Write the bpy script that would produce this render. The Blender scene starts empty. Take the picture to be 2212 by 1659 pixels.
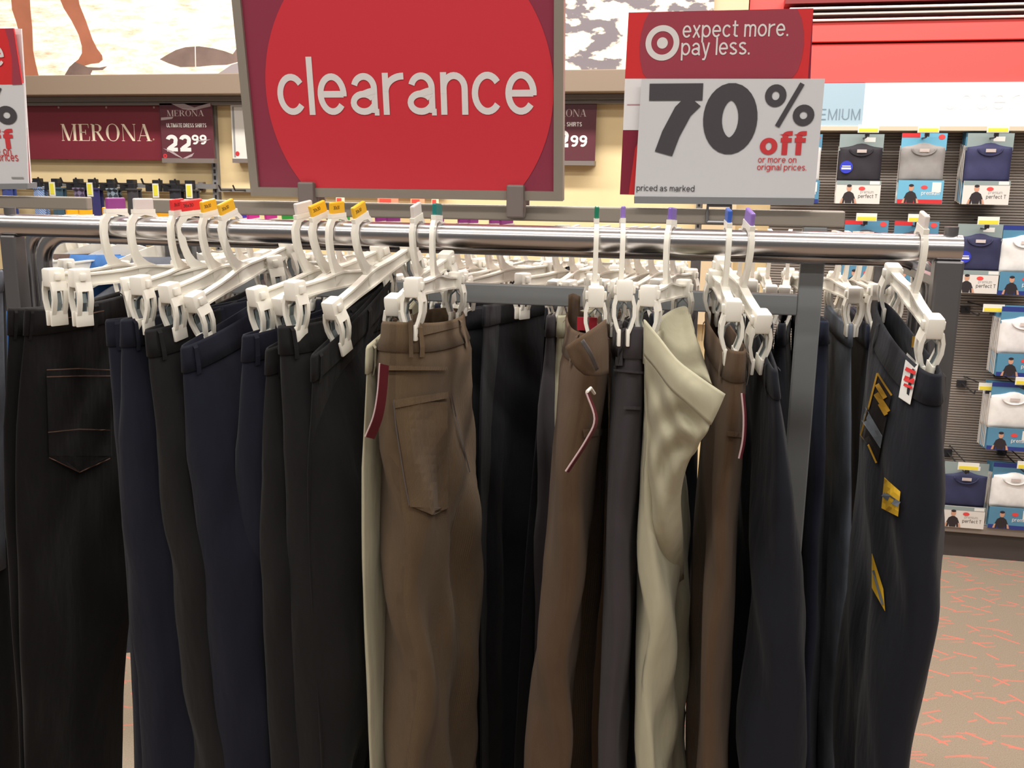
import bpy, bmesh, math, random
import numpy as np
from mathutils import Vector, Matrix

# ------------------------------------------------------------------ camera, world, lights, exposure
SC = bpy.context.scene
COL = SC.collection
FPX = 2040.0
YAW, PIT, ROL = (math.radians(a) for a in (11.6, 12.0, -0.76))
CAM_H = 1.65
def _axes():
    cy, sy = math.cos(YAW), math.sin(YAW)
    f = np.array([-sy*math.cos(PIT), cy*math.cos(PIT), -math.sin(PIT)])
    r = np.array([cy, sy, 0.0]); d = np.cross(f, r)
    c, s = math.cos(ROL), math.sin(ROL)
    return r*c+d*s, d*c-r*s, f
AR, AD, AF = _axes()
AC = np.array([0.0, 0.0, CAM_H])
cam_data = bpy.data.cameras.new('camera')
cam_data.sensor_width = 36.0
cam_data.lens = 36.0*FPX/2212.0
cam_data.clip_start = 0.02
cam = bpy.data.objects.new('camera', cam_data); COL.objects.link(cam)
cam.matrix_world = Matrix(((AR[0], -AD[0], -AF[0], AC[0]), (AR[1], -AD[1], -AF[1], AC[1]), (AR[2], -AD[2], -AF[2], AC[2]), (0, 0, 0, 1)))
SC.camera = cam
SC.view_settings.view_transform = 'Standard'
SC.view_settings.look = 'None'
SC.view_settings.gamma = 1.0
SC.view_settings.use_curve_mapping = False
SC.view_settings.exposure = 0.25
world = bpy.data.worlds.new('store'); SC.world = world
world.use_nodes = True
world.node_tree.nodes['Background'].inputs[0].default_value = (1.0, 0.95, 0.9, 1)
world.node_tree.nodes['Background'].inputs[1].default_value = 0.14
def strip_light(x, y, sx, sy, power, z=3.6):
    l = bpy.data.lights.new('ceiling_strip', 'AREA'); l.shape = 'RECTANGLE'; l.size = sx; l.size_y = sy
    l.energy = power; l.color = (1.0, 0.965, 0.9)
    o = bpy.data.objects.new('ceiling_strip', l); COL.objects.link(o); o.location = (x, y, z)
for yy, pw in ((-2.2, 78), (-0.3, 80), (1.5, 92), (3.3, 165)):
    strip_light(-0.4, yy, 6.5, 0.28, pw)

def ray(x, y): return AF + AR*((x-1106.0)/FPX) + AD*((y-829.5)/FPX)
def atY(x, y, Y):
    v = ray(x, y); return AC + v*(Y/v[1])
def atZ(x, y, Z):
    v = ray(x, y); return AC + v*((Z-CAM_H)/v[2])
def pj(P):
    q = np.asarray(P)-AC; z = q@AF
    return np.stack([1106.0+FPX*(q@AR)/z, 829.5+FPX*(q@AD)/z], -1)

# ------------------------------------------------------------------ materials
def lin(c): return c/12.92 if c <= 0.04045 else ((c+0.055)/1.055)**2.4
def rgb(r, g, b): return (lin(r/255), lin(g/255), lin(b/255), 1.0)
MATS = {}
def mat(name, col, rough=0.6, metal=0.0, noise=0.0, nscale=60.0, bump=0.0, bscale=200.0, emit=0.0, spec=None, trans=0.0, sheen=0.0, coat=0.0):
    if name in MATS: return MATS[name]
    m = bpy.data.materials.new(name); m.use_nodes = True; MATS[name] = m
    nt = m.node_tree; b = nt.nodes['Principled BSDF']
    c = rgb(*col)
    b.inputs['Base Color'].default_value = c
    b.inputs['Roughness'].default_value = rough
    b.inputs['Metallic'].default_value = metal
    if spec is not None: b.inputs['Specular IOR Level'].default_value = spec
    if trans: b.inputs['Transmission Weight'].default_value = trans
    if sheen: b.inputs['Sheen Weight'].default_value = sheen
    if coat: b.inputs['Coat Weight'].default_value = coat
    if emit:
        b.inputs['Emission Color'].default_value = c; b.inputs['Emission Strength'].default_value = emit
    if noise or bump:
        tc = nt.nodes.new('ShaderNodeTexCoord')
    if noise:
        n = nt.nodes.new('ShaderNodeTexNoise'); n.inputs['Scale'].default_value = nscale; n.inputs['Detail'].default_value = 4
        nt.links.new(tc.outputs['Object'], n.inputs['Vector'])
        mr = nt.nodes.new('ShaderNodeMapRange')
        mr.inputs['From Min'].default_value = 0.3; mr.inputs['From Max'].default_value = 0.7
        mr.inputs['To Min'].default_value = 1-noise; mr.inputs['To Max'].default_value = 1+noise
        nt.links.new(n.outputs['Fac'], mr.inputs['Value'])
        mx = nt.nodes.new('ShaderNodeVectorMath'); mx.operation = 'SCALE'
        mx.inputs[0].default_value = c[:3]
        nt.links.new(mr.outputs['Result'], mx.inputs['Scale'])
        nt.links.new(mx.outputs['Vector'], b.inputs['Base Color'])
    if bump:
        n2 = nt.nodes.new('ShaderNodeTexNoise'); n2.inputs['Scale'].default_value = bscale; n2.inputs['Detail'].default_value = 3
        nt.links.new(tc.outputs['Object'], n2.inputs['Vector'])
        bp = nt.nodes.new('ShaderNodeBump'); bp.inputs['Strength'].default_value = bump; bp.inputs['Distance'].default_value = 0.002
        nt.links.new(n2.outputs['Fac'], bp.inputs['Height']); nt.links.new(bp.outputs['Normal'], b.inputs['Normal'])
    return m
def cord_mat(name, col, wales=260.0, rough=0.85, strength=0.5, noise=0.12):
    """fabric with vertical wales from the UV map"""
    if name in MATS: return MATS[name]
    m = mat(name, col, rough, noise=noise*.7, nscale=14, sheen=0.06, spec=.25)
    nt = m.node_tree; b = nt.nodes['Principled BSDF']
    uv = nt.nodes.new('ShaderNodeUVMap'); uv.uv_map = 'UVMap'
    w = nt.nodes.new('ShaderNodeTexWave'); w.wave_type = 'BANDS'; w.bands_direction = 'X'
    w.inputs['Scale'].default_value = wales; w.inputs['Distortion'].default_value = 0.4
    nt.links.new(uv.outputs['UV'], w.inputs['Vector'])
    bp = nt.nodes.new('ShaderNodeBump'); bp.inputs['Strength'].default_value = strength; bp.inputs['Distance'].default_value = 0.001
    nt.links.new(w.outputs['Fac'], bp.inputs['Height'])
    tc = nt.nodes.new('ShaderNodeTexCoord'); mp = nt.nodes.new('ShaderNodeMapping'); mp.inputs['Scale'].default_value = (1, 1, .3); mp.inputs['Rotation'].default_value = (0, .25, 0)
    n = nt.nodes.new('ShaderNodeTexNoise'); n.inputs['Scale'].default_value = 26; n.inputs['Detail'].default_value = 3
    nt.links.new(tc.outputs['Object'], mp.inputs[0]); nt.links.new(mp.outputs[0], n.inputs['Vector'])
    b2 = nt.nodes.new('ShaderNodeBump'); b2.inputs['Strength'].default_value = .4; b2.inputs['Distance'].default_value = .012
    nt.links.new(n.outputs['Fac'], b2.inputs['Height']); nt.links.new(bp.outputs['Normal'], b2.inputs['Normal']); nt.links.new(b2.outputs['Normal'], b.inputs['Normal'])
    return m
def carpet_mat():
    m = mat('carpet', (140, 127, 111), 0.95, noise=0.16, nscale=260, bump=0.5, bscale=420)
    nt = m.node_tree; b = nt.nodes['Principled BSDF']
    base = b.inputs['Base Color'].links[0].from_socket
    tc = nt.nodes.new('ShaderNodeTexCoord')
    prev = base
    for k, (sc, rot, off) in enumerate(((7.2, 0.25, 0.0), (7.6, -0.55, 3.7), (6.4, 2.4, 9.1))):
        mp = nt.nodes.new('ShaderNodeMapping'); mp.inputs['Location'].default_value = (off, off*1.7, 0)
        nt.links.new(tc.outputs['Object'], mp.inputs['Vector'])
        sx = nt.nodes.new('ShaderNodeSeparateXYZ'); nt.links.new(mp.outputs['Vector'], sx.inputs[0])
        cx = nt.nodes.new('ShaderNodeCombineXYZ')
        nt.links.new(sx.outputs[0], cx.inputs[0]); nt.links.new(sx.outputs[1], cx.inputs[1])
        v = nt.nodes.new('ShaderNodeTexVoronoi'); v.inputs['Scale'].default_value = sc; v.inputs['Randomness'].default_value = 0.8
        nt.links.new(cx.outputs[0], v.inputs['Vector'])
        sub = nt.nodes.new('ShaderNodeVectorMath'); sub.operation = 'SUBTRACT'
        nt.links.new(cx.outputs[0], sub.inputs[0]); nt.links.new(v.outputs['Position'], sub.inputs[1])
        sc2 = nt.nodes.new('ShaderNodeSeparateColor'); nt.links.new(v.outputs['Color'], sc2.inputs[0])
        ang = nt.nodes.new('ShaderNodeMath'); ang.operation = 'MULTIPLY_ADD'
        nt.links.new(sc2.outputs[0], ang.inputs[0]); ang.inputs[1].default_value = 0.7; ang.inputs[2].default_value = rot
        vr = nt.nodes.new('ShaderNodeVectorRotate'); vr.rotation_type = 'Z_AXIS'
        nt.links.new(sub.outputs[0], vr.inputs['Vector']); nt.links.new(ang.outputs[0], vr.inputs['Angle'])
        s3 = nt.nodes.new('ShaderNodeSeparateXYZ'); nt.links.new(vr.outputs[0], s3.inputs[0])
        ln = nt.nodes.new('ShaderNodeMath'); ln.operation = 'MULTIPLY_ADD'
        nt.links.new(sc2.outputs[1], ln.inputs[0]); ln.inputs[1].default_value = 0.03; ln.inputs[2].default_value = 0.018
        masks = []
        for out, lim in ((0, None), (1, 0.0042)):
            ab = nt.nodes.new('ShaderNodeMath'); ab.operation = 'ABSOLUTE'; nt.links.new(s3.outputs[out], ab.inputs[0])
            lt = nt.nodes.new('ShaderNodeMath'); lt.operation = 'LESS_THAN'; nt.links.new(ab.outputs[0], lt.inputs[0])
            if lim is None: nt.links.new(ln.outputs[0], lt.inputs[1])
            else: lt.inputs[1].default_value = lim
            masks.append(lt)
        mu = nt.nodes.new('ShaderNodeMath'); mu.operation = 'MULTIPLY'
        nt.links.new(masks[0].outputs[0], mu.inputs[0]); nt.links.new(masks[1].outputs[0], mu.inputs[1])
        m2 = nt.nodes.new('ShaderNodeMath'); m2.operation = 'MULTIPLY'; m2.inputs[1].default_value = (0.85, 0.6, 0.45)[k]
        nt.links.new(mu.outputs[0], m2.inputs[0])
        mix = nt.nodes.new('ShaderNodeMix'); mix.data_type = 'RGBA'
        nt.links.new(m2.outputs[0], mix.inputs[0]); nt.links.new(prev, mix.inputs[6]); mix.inputs[7].default_value = rgb(206, 112, 96)
        prev = mix.outputs[2]
    nt.links.new(prev, b.inputs['Base Color'])
    return m
WHITE = mat('hanger_white_plastic', (240, 236, 226), 0.35, coat=0.1)
CHROME = mat('brushed_chrome', (190, 188, 190), 0.24, 1.0)
STEEL = mat('grey_steel', (122, 120, 122), 0.38, 0.75)
GREYPAINT = mat('grey_paint', (128, 131, 133), 0.45)
TAUPE = mat('taupe_metal', (150, 142, 132), 0.45, 0.2)
TAUPE_D = mat('dark_taupe_plastic', (122, 112, 108), 0.5)
BLACKPL = mat('black_plastic', (38, 38, 42), 0.4)

# ------------------------------------------------------------------ object helpers
def link(o, parent=None):
    COL.objects.link(o)
    if parent is not None: o.parent = parent
    return o
def thing(name, loc, label, cat, group=None, kind=None):
    o = bpy.data.objects.new(name, None); o.empty_display_size = 0.02
    o.location = loc; link(o)
    o['label'] = label; o['category'] = cat
    if group: o['group'] = group
    if kind: o['kind'] = kind
    return o
def tag(o, label=None, cat=None, group=None, kind=None):
    if label: o['label'] = label
    if cat: o['category'] = cat
    if group: o['group'] = group
    if kind: o['kind'] = kind
    return o
def origin_of(parent):
    v = Vector((0, 0, 0)); p = parent
    while p is not None:
        v = v + p.location; p = p.parent
    return v
def mesh(name, verts, faces, m, parent=None, smooth=False, uvs=None, world=True, edges=()):
    """verts in world coordinates (parents carry only a location) unless world=False"""
    if world and parent is not None:
        o0 = origin_of(parent)
        verts = [(v[0]-o0[0], v[1]-o0[1], v[2]-o0[2]) for v in verts]
    me = bpy.data.meshes.new(name)
    me.from_pydata([tuple(map(float, v)) for v in verts], list(edges), [tuple(f) for f in faces])
    if m is not None: me.materials.append(m)
    if smooth: me.polygons.foreach_set('use_smooth', [True]*len(me.polygons))
    if uvs is not None:
        uvl = me.uv_layers.new(name='UVMap')
        for lp in me.loops: uvl.data[lp.index].uv = uvs[lp.vertex_index]
    me.update()
    return link(bpy.data.objects.new(name, me), parent)
class MB:
    def __init__(s): s.v = []; s.f = []
    def add(s, v, f):
        n = len(s.v); s.v += [tuple(p) for p in v]; s.f += [tuple(i+n for i in q) for q in f]; return s
    def box(s, x0, x1, y0, y1, z0, z1, bev=0.0):
        if bev <= 0:
            v = [(x, y, z) for z in (z0, z1) for y in (y0, y1) for x in (x0, x1)]
            return s.add(v, [(0, 2, 3, 1), (4, 5, 7, 6), (0, 1, 5, 4), (2, 6, 7, 3), (0, 4, 6, 2), (1, 3, 7, 5)])
        bm = bmesh.new()
        bmesh.ops.create_cube(bm, size=1.0)
        for w in bm.verts: w.co = Vector(((x0+x1)/2+w.co.x*(x1-x0), (y0+y1)/2+w.co.y*(y1-y0), (z0+z1)/2+w.co.z*(z1-z0)))
        bmesh.ops.bevel(bm, geom=bm.edges[:], offset=bev, segments=2, affect='EDGES', profile=0.5)
        bm.verts.index_update()
        s.add([tuple(w.co) for w in bm.verts], [[w.index for w in f.verts] for f in bm.faces]); bm.free(); return s
    def tube(s, pts, r, n=12, caps=True, radii=None):
        pts = [Vector(p) for p in pts]; base = len(s.v)
        up = None
        for i, p in enumerate(pts):
            t = (pts[min(i+1, len(pts)-1)]-pts[max(i-1, 0)]).normalized()
            if up is None:
                up = Vector((0, 0, 1)) if abs(t.z) < 0.9 else Vector((1, 0, 0))
            a = (up - t*up.dot(t)).normalized(); b = t.cross(a); up = a
            rr = radii[i] if radii else r
            for k in range(n):
                th = 2*math.pi*k/n
                s.v.append(tuple(p + a*rr*math.cos(th) + b*rr*math.sin(th)))
        for i in range(len(pts)-1):
            for k in range(n):
                a0 = base+i*n+k; a1 = base+i*n+(k+1) % n
                s.f.append((a0, a1, a1+n, a0+n))
        if caps:
            s.f.append(tuple(base+k for k in range(n))[::-1]); s.f.append(tuple(base+(len(pts)-1)*n+k for k in range(n)))
        return s
    def ribbon(s, pts, nrm, w, th):
        """rectangular section swept along a planar path: width w in the plane, thickness th along nrm; w may be a list"""
        pts = [Vector(p) for p in pts]; nrm = Vector(nrm); base = len(s.v)
        for i, p in enumerate(pts):
            t = (pts[min(i+1, len(pts)-1)]-pts[max(i-1, 0)]).normalized()
            side = nrm.cross(t).normalized(); ww = w[i] if isinstance(w, (list, tuple)) else w
            tt = th[i] if isinstance(th, (list, tuple)) else th
            for a, b in ((-1, -1), (1, -1), (1, 1), (-1, 1)):
                s.v.append(tuple(p + side*(a*ww/2) + nrm*(b*tt/2)))
        for i in range(len(pts)-1):
            for k in range(4):
                a0 = base+i*4+k; a1 = base+i*4+(k+1) % 4
                s.f.append((a0, a1, a1+4, a0+4))
        s.f.append((base+3, base+2, base+1, base)); e = base+4*(len(pts)-1); s.f.append((e, e+1, e+2, e+3))
        return s
    def prism(s, poly, fr, th):
        """poly: 2D points, fr(u,v,w) -> 3D; thickness th towards w<0"""
        n = len(poly); base = len(s.v)
        for w in (0.0, -th):
            for (u, v) in poly: s.v.append(tuple(fr(u, v, w)))
        s.f.append(tuple(range(base, base+n))); s.f.append(tuple(range(base+2*n-1, base+n-1, -1)))
        for i in range(n):
            j = (i+1) % n; s.f.append((base+i, base+n+i, base+n+j, base+j))
        return s
    def out(s, name, m, parent=None, smooth=False, world=True):
        return mesh(name, s.v, s.f, m, parent, smooth, world=world)
def autosmooth(o, ang=40):
    me = o.data
    me.polygons.foreach_set('use_smooth', [True]*len(me.polygons))
    try: me.set_sharp_from_angle(angle=math.radians(ang))
    except Exception: pass
    return o
def obox(name, x0, x1, y0, y1, z0, z1, m, parent=None, bev=0.0):
    return MB().box(min(x0, x1), max(x0, x1), min(y0, y1), max(y0, y1), min(z0, z1), max(z0, z1), bev).out(name, m, parent)
def pxrect(x0, y0, x1, y1, Y):
    """pixel rectangle on the vertical plane at depth Y -> X0, X1, Z0, Z1"""
    p = [atY(x, y, Y) for x, y in ((x0, y0), (x1, y0), (x0, y1), (x1, y1))]
    return (p[0][0]+p[2][0])/2, (p[1][0]+p[3][0])/2, (p[2][2]+p[3][2])/2, (p[0][2]+p[1][2])/2
def pxbox(name, x0, y0, x1, y1, Y, th, m, parent=None, bev=0.0):
    a, b, c, d = pxrect(x0, y0, x1, y1, Y)
    return obox(name, a, b, Y, Y+th, c, d, m, parent, bev)

# ------------------------------------------------------------------ stroke lettering (x-height = 1)
def _arc(cx, cy, rx, ry, a0, a1, n=14):
    return [(cx+rx*math.cos(math.radians(a0+(a1-a0)*i/n)), cy+ry*math.sin(math.radians(a0+(a1-a0)*i/n))) for i in range(n+1)]
def glyph(ch, w):
    h = w/2; K = 1.40
    if ch in 'odpbqceg': W = 0.98
    def O(W=0.98): return _arc(W/2, .5, W/2-h, .5-h, 0, 360, 28)
    if ch == 'o': return .98, [O()]
    if ch == 'c': return .92, [_arc(.49, .5, .49-h, .5-h, 38, 322, 24)]
    if ch == 'e': return .96, [[(h*.6, .5), (.96-h*1.1, .5)], _arc(.48, .5, .48-h, .5-h, -7, 322, 28)]
    if ch == 'd': return .98, [O(), [(.98-h, 0), (.98-h, K)]]
    if ch == 'b': return .98, [O(), [(h, 0), (h, K)]]
    if ch == 'p': return .98, [O(), [(h, -.4), (h, 1)]]
    if ch == 'g': return .98, [O(), [(.98-h, 1), (.98-h, -.08)]+_arc(.49, -.08, .49-h, .34-h, 0, -150, 14)]
    if ch == 'l': return w, [[(h, 0), (h, K)]]
    if ch == 'i': return w, [[(h, 0), (h, 1)], [(h, K-w*1.1), (h, K)]]
    if ch == 'h': return .86, [[(h, 0), (h, K)], [(h, .5)]+_arc(.43, .62, .43-h, .38-h, 180, 0, 14)+[(.86-h, 0)]]
    if ch == 'n': return .86, [[(h, 0), (h, 1)], [(h, .5)]+_arc(.43, .62, .43-h, .38-h, 180, 0, 14)+[(.86-h, 0)]]
    if ch == 'm':
        a = .72
        return 1.44-w, [[(h, 0), (h, 1)], [(h, .5)]+_arc(a/2, .66, a/2-h, .34-h, 180, 0, 12)+[(a-h, 0)], [(a-h, .5)]+_arc(a*1.5-w, .66, a/2-h, .34-h, 180, 0, 12)+[(2*a-w-h, 0)]]
    if ch == 'u': return .86, [[(.86-h, 1), (.86-h, 0)], [(h, 1)]+_arc(.43, .38, .43-h, .38-h, 180, 360, 14)+[(.86-h, .5)]]
    if ch == 'r': return .55, [[(h, 0), (h, 1)], _arc(.55, .55, .55-h, .45-h, 178, 88, 10)]
    if ch == 'a':
        return .94, [[(.94, h*.8), (.78, h*.8)], [(.88-h, w*.3), (.88-h, .62)]+_arc(.46, .64, .42-h, .36-h, 0, 165, 16), _arc(.43, .29, .43-h, .29-h, 30, 330, 20)+[(.88-h, .18)], [(.88-h, .58), (.62, .55), (.43, .58-h)]]
    if ch == 's': return .84, [_arc(.42, .74, .42-h*1.2, .26-h, 25, 262, 16)+_arc(.42, .26, .42-h, .26-h, 82, -158, 16)]
    if ch == 't': return .5, [[(.2+h*.2, 1.3), (.2+h*.2, .22)]+_arc(.2+h*.2+.18, .22, .18, .22-h, 180, 275, 8)+[(.5, h)], [(0, 1-h), (.5, 1-h)]]
    if ch == 'f': return .5, [[(.2, 0), (.2, 1.15)]+_arc(.2+.2, 1.15, .2, K-1.15-h, 180, 85, 8)+[(.52, K-h)], [(0, 1-h), (.5, 1-h)]]
    if ch == 'k': return .84, [[(h, 0), (h, K)], [(h, .35), (.8-h*.4, 1)], [(.36, .58), (.84-h*.6, 0)]]
    if ch == 'x': return .84, [[(h*.8, 0), (.84-h*.8, 1)], [(h*.8, 1), (.84-h*.8, 0)]]
    if ch == 'v': return .84, [[(h*.7, 1), (.42, 0), (.84-h*.7, 1)]]
    if ch == 'y': return .84, [[(h*.7, 1), (.44, .02)], [(.84-h*.7, 1), (.40, -.2), (.3, -.36+h*.4), (.08, -.4+h)]]
    if ch == 'w': return 1.25, [[(h*.7, 1), (.33, 0), (.625, 1), (.92, 0), (1.25-h*.7, 1)]]
    if ch == '.': return w*1.1, [[(w*.55, 0), (w*.55, w*1.1)]]
    if ch == 'P': return 1.05, [[(h, 0), (h, K)], [(h, K-h)]+_arc(.62, K-.4, .43-h, .4-h, 90, -90, 12)+[(h, K-.8+h)]]
    if ch == 'R': return 1.12, [[(h, 0), (h, K)], [(h, K-h)]+_arc(.62, K-.38, .45-h, .38-h, 90, -90, 12)+[(h, K-.76+h)], [(.6, K-.76+h), (1.08-h, 0)]]
    if ch == 'E': return .98, [[(h, 0), (h, K)], [(h, K-h), (.96, K-h)], [(h, K/2), (.9, K/2)], [(h, h), (.98, h)]]
    if ch == 'M': return 1.35, [[(h, 0), (h, K)], [(h, K), (.675, h), (1.35-h, K)], [(1.35-h, K), (1.35-h, 0)]]
    if ch == 'I': return w, [[(h, 0), (h, K)]]
    if ch == 'U': return 1.1, [[(h, K), (h, .45)]+_arc(.55, .45, .55-h, .45-h, 180, 360, 16)+[(1.1-h, K)]]
    if ch == 'T': return 1.0, [[(.5, 0), (.5, K)], [(0, K-h), (1.0, K-h)]]
    if ch == 'L': return .9, [[(h, K), (h, 0)], [(h, h), (.9, h)]]
    if ch == 'A': return 1.15, [[(h*.8, 0), (.575, K), (1.15-h*.8, 0)], [(.2, .45), (.95, .45)]]
    if ch == 'D': return 1.15, [[(h, 0), (h, K)], [(h, K-h), (.5, K-h)]+_arc(.5, K/2, .65-h, K/2-h, 90, -90, 16)+[(h, h)]]
    if ch == 'H': return 1.1, [[(h, 0), (h, K)], [(1.1-h, 0), (1.1-h, K)], [(h, K/2), (1.1-h, K/2)]]
    if ch == 'N': return 1.1, [[(h, 0), (h, K)], [(h, K), (1.1-h, 0)], [(1.1-h, 0), (1.1-h, K)]]
    if ch == 'S': return 1.0, [_arc(.5, K*.735, .5-h*1.2, K*.265-h, 25, 262, 16)+_arc(.5, K*.265, .5-h, K*.265-h, 82, -158, 16)]
    if ch == '0': return .96, [_arc(.48, K/2, .48-h, K/2-h, 0, 360, 30)]
    if ch == '1': return .6, [[(.45, 0), (.45, K)], [(.45, K-h), (.1, K*.74)]]
    if ch == '2': return .96, [_arc(.48, K-.44, .48-h, .44-h, 170, -20, 16)+[(.75, .62), (.3, .3), (.1+h, h)], [(.05, h), (.94, h)]]
    if ch == '3': return .94, [_arc(.46, K-.38, .44-h, .38-h, 160, -80, 14)+_arc(.46, .41, .48-h, .41-h, 85, -165, 16)]
    if ch == '4': return .98, [[(.72, 0), (.72, K)], [(.72, K-h*.3), (h, .38)], [(0, .38), (.98, .38)]]
    if ch == '6': return .96, [_arc(.48, .44, .48-h, .44-h, 0, 360, 26), _arc(.55, .66, .55-h, K-.66-h, 180, 60, 14)]
    if ch == '9': return .96, [_arc(.48, K-.44, .48-h, .44-h, 0, 360, 26), _arc(.41, K-.66, .55-h, K-.66-h, 0, -120, 14)]
    if ch == '7': return .96, [[(0, K-h), (.96, K-h)], [(.96-h*.9, K-w), (.62, .85), (.42, .4), (.3, 0)]]
    if ch == '%':
        t = w*.85
        return 1.7, [_arc(.36, 1.02, .36-t/2, .38-t/2, 0, 360, 22), _arc(1.34, .36, .36-t/2, .36-t/2, 0, 360, 22), [(.48, -.02), (1.22, K+.02)]]
    return .45, []
def stroke_poly(path, w):
    """2D polyline -> verts, quads with mitred joins"""
    n = len(path); P = [Vector((p[0], p[1])) for p in path]
    closed = (P[0]-P[-1]).length < 1e-6
    vs, fs = [], []
    for i in range(n):
        a = P[i-1] if i > 0 else (P[n-2] if closed else None)
        b = P[i+1] if i < n-1 else (P[1] if closed else None)
        d1 = (P[i]-a).normalized() if a is not None else None
        d2 = (b-P[i]).normalized() if b is not None else None
        if d1 is None: d1 = d2
        if d2 is None: d2 = d1
        n1 = Vector((-d1.y, d1.x)); n2 = Vector((-d2.y, d2.x)); m = n1+n2
        if m.length < 1e-5: m = n1
        m.normalize(); k = min(1/max(m.dot(n1), .25), 2.2)
        vs += [P[i]+m*(w/2*k), P[i]-m*(w/2*k)]
    for i in range(n-1): fs.append((2*i, 2*i+1, 2*i+3, 2*i+2))
    return vs, fs
def text2d(s, w, track=0.0, nf=.82):
    V, Fc = [], []; x = 0.0; h = w/2
    for ch in s:
        if ch == ' ': x += .42; continue
        W, strokes = glyph(ch, w)
        if W > max(w*1.6, .6) and ch not in '0123456789%':
            r = (W*nf-2*h)/(W-2*h); strokes = [[(h+(q[0]-h)*r, q[1]) for q in st] for st in strokes]; W *= nf
        for si, st in enumerate(strokes):
            ww = w
            if ch == '%': ww = w*.85 if si < 2 else w*.62
            v, f = stroke_poly(st, ww); n = len(V)
            V += [(p.x+x, p.y, .00016*(si % 4)+.0006*0) for p in v]; Fc += [tuple(i+n for i in q) for q in f]
        x += W+.13+track
    return V, Fc, x-.13-track
def lettering(s, fr, x0, y0, m, parent, width=None, xh=None, w=.16, track=0.0, lift=.0006, aspect=1.0, name='lettering'):
    """fr(u,v,n) maps the sign plane to 3D (metres); (x0,y0) baseline start; width or x-height in metres"""
    V, Fc, tot = text2d(s, w, track)
    kx = width/tot if width else xh
    ky = xh if xh else kx*aspect
    return mesh(name, [fr(x0+v[0]*kx, y0+v[1]*ky, lift+v[2]) for v in V], Fc, m, parent)
# serif capitals for the fashion-label sign: quads with thick and thin strokes
def serif_polys(ch):
    t, T, s = .035, .19, .03
    def stem(x, w, y0=0, y1=1, ser=.09, sb=True, st=True):
        r = [[(x, y0), (x+w, y0), (x+w, y1), (x, y1)]]
        if sb: r.append([(x-ser, y0), (x+w+ser, y0), (x+w+ser, y0+s), (x-ser, y0+s)])
        if st: r.append([(x-ser, y1-s), (x+w+ser, y1-s), (x+w+ser, y1), (x-ser, y1)])
        return r
    def diag(x0, y0, x1, y1, w): return [[(x0, y0), (x0+w, y0), (x1+w, y1), (x1, y1)]]
    if ch == 'M': return 1.25, stem(.12, t)+diag(.1, 1, .5, 0, T)+diag(1.02, 1, .6, 0, t)+stem(.95, T, st=True)
    if ch == 'N': return 1.12, stem(.12, t)+diag(.08, 1, .82, 0, T)+stem(.96, t, sb=False)
    if ch == 'A': return 1.1, diag(.1, 0, .5, 1, t)+diag(.78, 0, .43, 1, T)+[[(.25, .3), (.8, .3), (.8, .3+t), (.25, .3+t)], [(0, 0), (.26, 0), (.26, s), (0, s)], [(.68, 0), (1.08, 0), (1.08, s), (.68, s)]]
    if ch == 'E': return .92, stem(.12, T)+[[(.2, 0), (.85, 0), (.85, s), (.2, s)], [(.2, 1-s), (.82, 1-s), (.82, 1), (.2, 1)], [(.2, .5), (.6, .5), (.6, .5+t), (.2, .5+t)], [(.81, 0), (.85, 0), (.88, .26), (.85, .26)], [(.78, 1), (.82, 1), (.84, .76), (.81, .76)], [(.57, .38), (.61, .38), (.61, .66), (.57, .66)]]
    def ring(cx, cy, rx, ry, tk, tn, a0, a1, n=26):
        r = []
        for i in range(n):
            a, b = (math.radians(a0+(a1-a0)*(i+j)/n) for j in (0, 1)); q = []
            for th, o in ((a, 1), (b, 1), (b, 0), (a, 0)):
                k = abs(math.cos(th))**1.5
                q.append((cx+(rx-(0 if o else tn+(tk-tn)*k))*math.cos(th), cy+(ry-(0 if o else tn))*math.sin(th)))
            r.append(q)
        return r
    if ch == 'O': return 1.12, ring(.54, .5, .5, .52, T, t, 0, 360)
    if ch == 'R': return 1.08, stem(.12, T)+ring(.42, .76, .42, .24, T, t, -90, 90, 14)+[[(.2, 1-t), (.43, 1-t), (.43, 1), (.2, 1)], [(.2, .52), (.43, .52), (.43, .52+t), (.2, .52+t)]]+diag(.8, 0, .42, .53, T)+[[(.78, 0), (1.1, 0), (1.1, s), (.78, s)]]
def serif_text(s, fr, x0, y0, height, width, m, parent, lift=.0006):
    V, Fc = [], []; x = 0
    for ch in s:
        W, polys = serif_polys(ch)
        for pi_, p in enumerate(polys):
            n = len(V); V += [(q[0]+x, q[1], .0002*(pi_ % 5)) for q in p]; Fc.append(tuple(range(n, n+len(p))))
        x += W+.03
    k = width/x
    return mesh('lettering', [fr(x0+v[0]*k, y0+v[1]*height, lift+v[2]) for v in V], Fc, m, parent)
def disc(fr, cx, cy, r, m, parent, name='dot_print', r_in=0.0, lift=.0006, n=48, clip=None, ry=None):
    pts = []
    for i in range(n):
        th = 2*math.pi*i/n; pts.append((cx+r*math.cos(th), cy+(ry or r)*math.sin(th)))
    if clip: pts = [(min(max(p[0], clip[0]), clip[1]), min(max(p[1], clip[2]), clip[3])) for p in pts]
    if r_in:
        V = [fr(p[0], p[1], lift) for p in pts]+[fr(cx+(p[0]-cx)*r_in/r, cy+(p[1]-cy)*r_in/r, lift) for p in pts]
        Fc = [(i, (i+1) % n, n+(i+1) % n, n+i) for i in range(n)]
    else:
        V = [fr(p[0], p[1], lift) for p in pts]; Fc = [tuple(range(n))]
    return mesh(name, V, Fc, m, parent)
def flat(fr, poly, m, parent, name, lift=.0004):
    return mesh(name, [fr(p[0], p[1], lift) for p in poly], [tuple(range(len(poly)))], m, parent)
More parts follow.
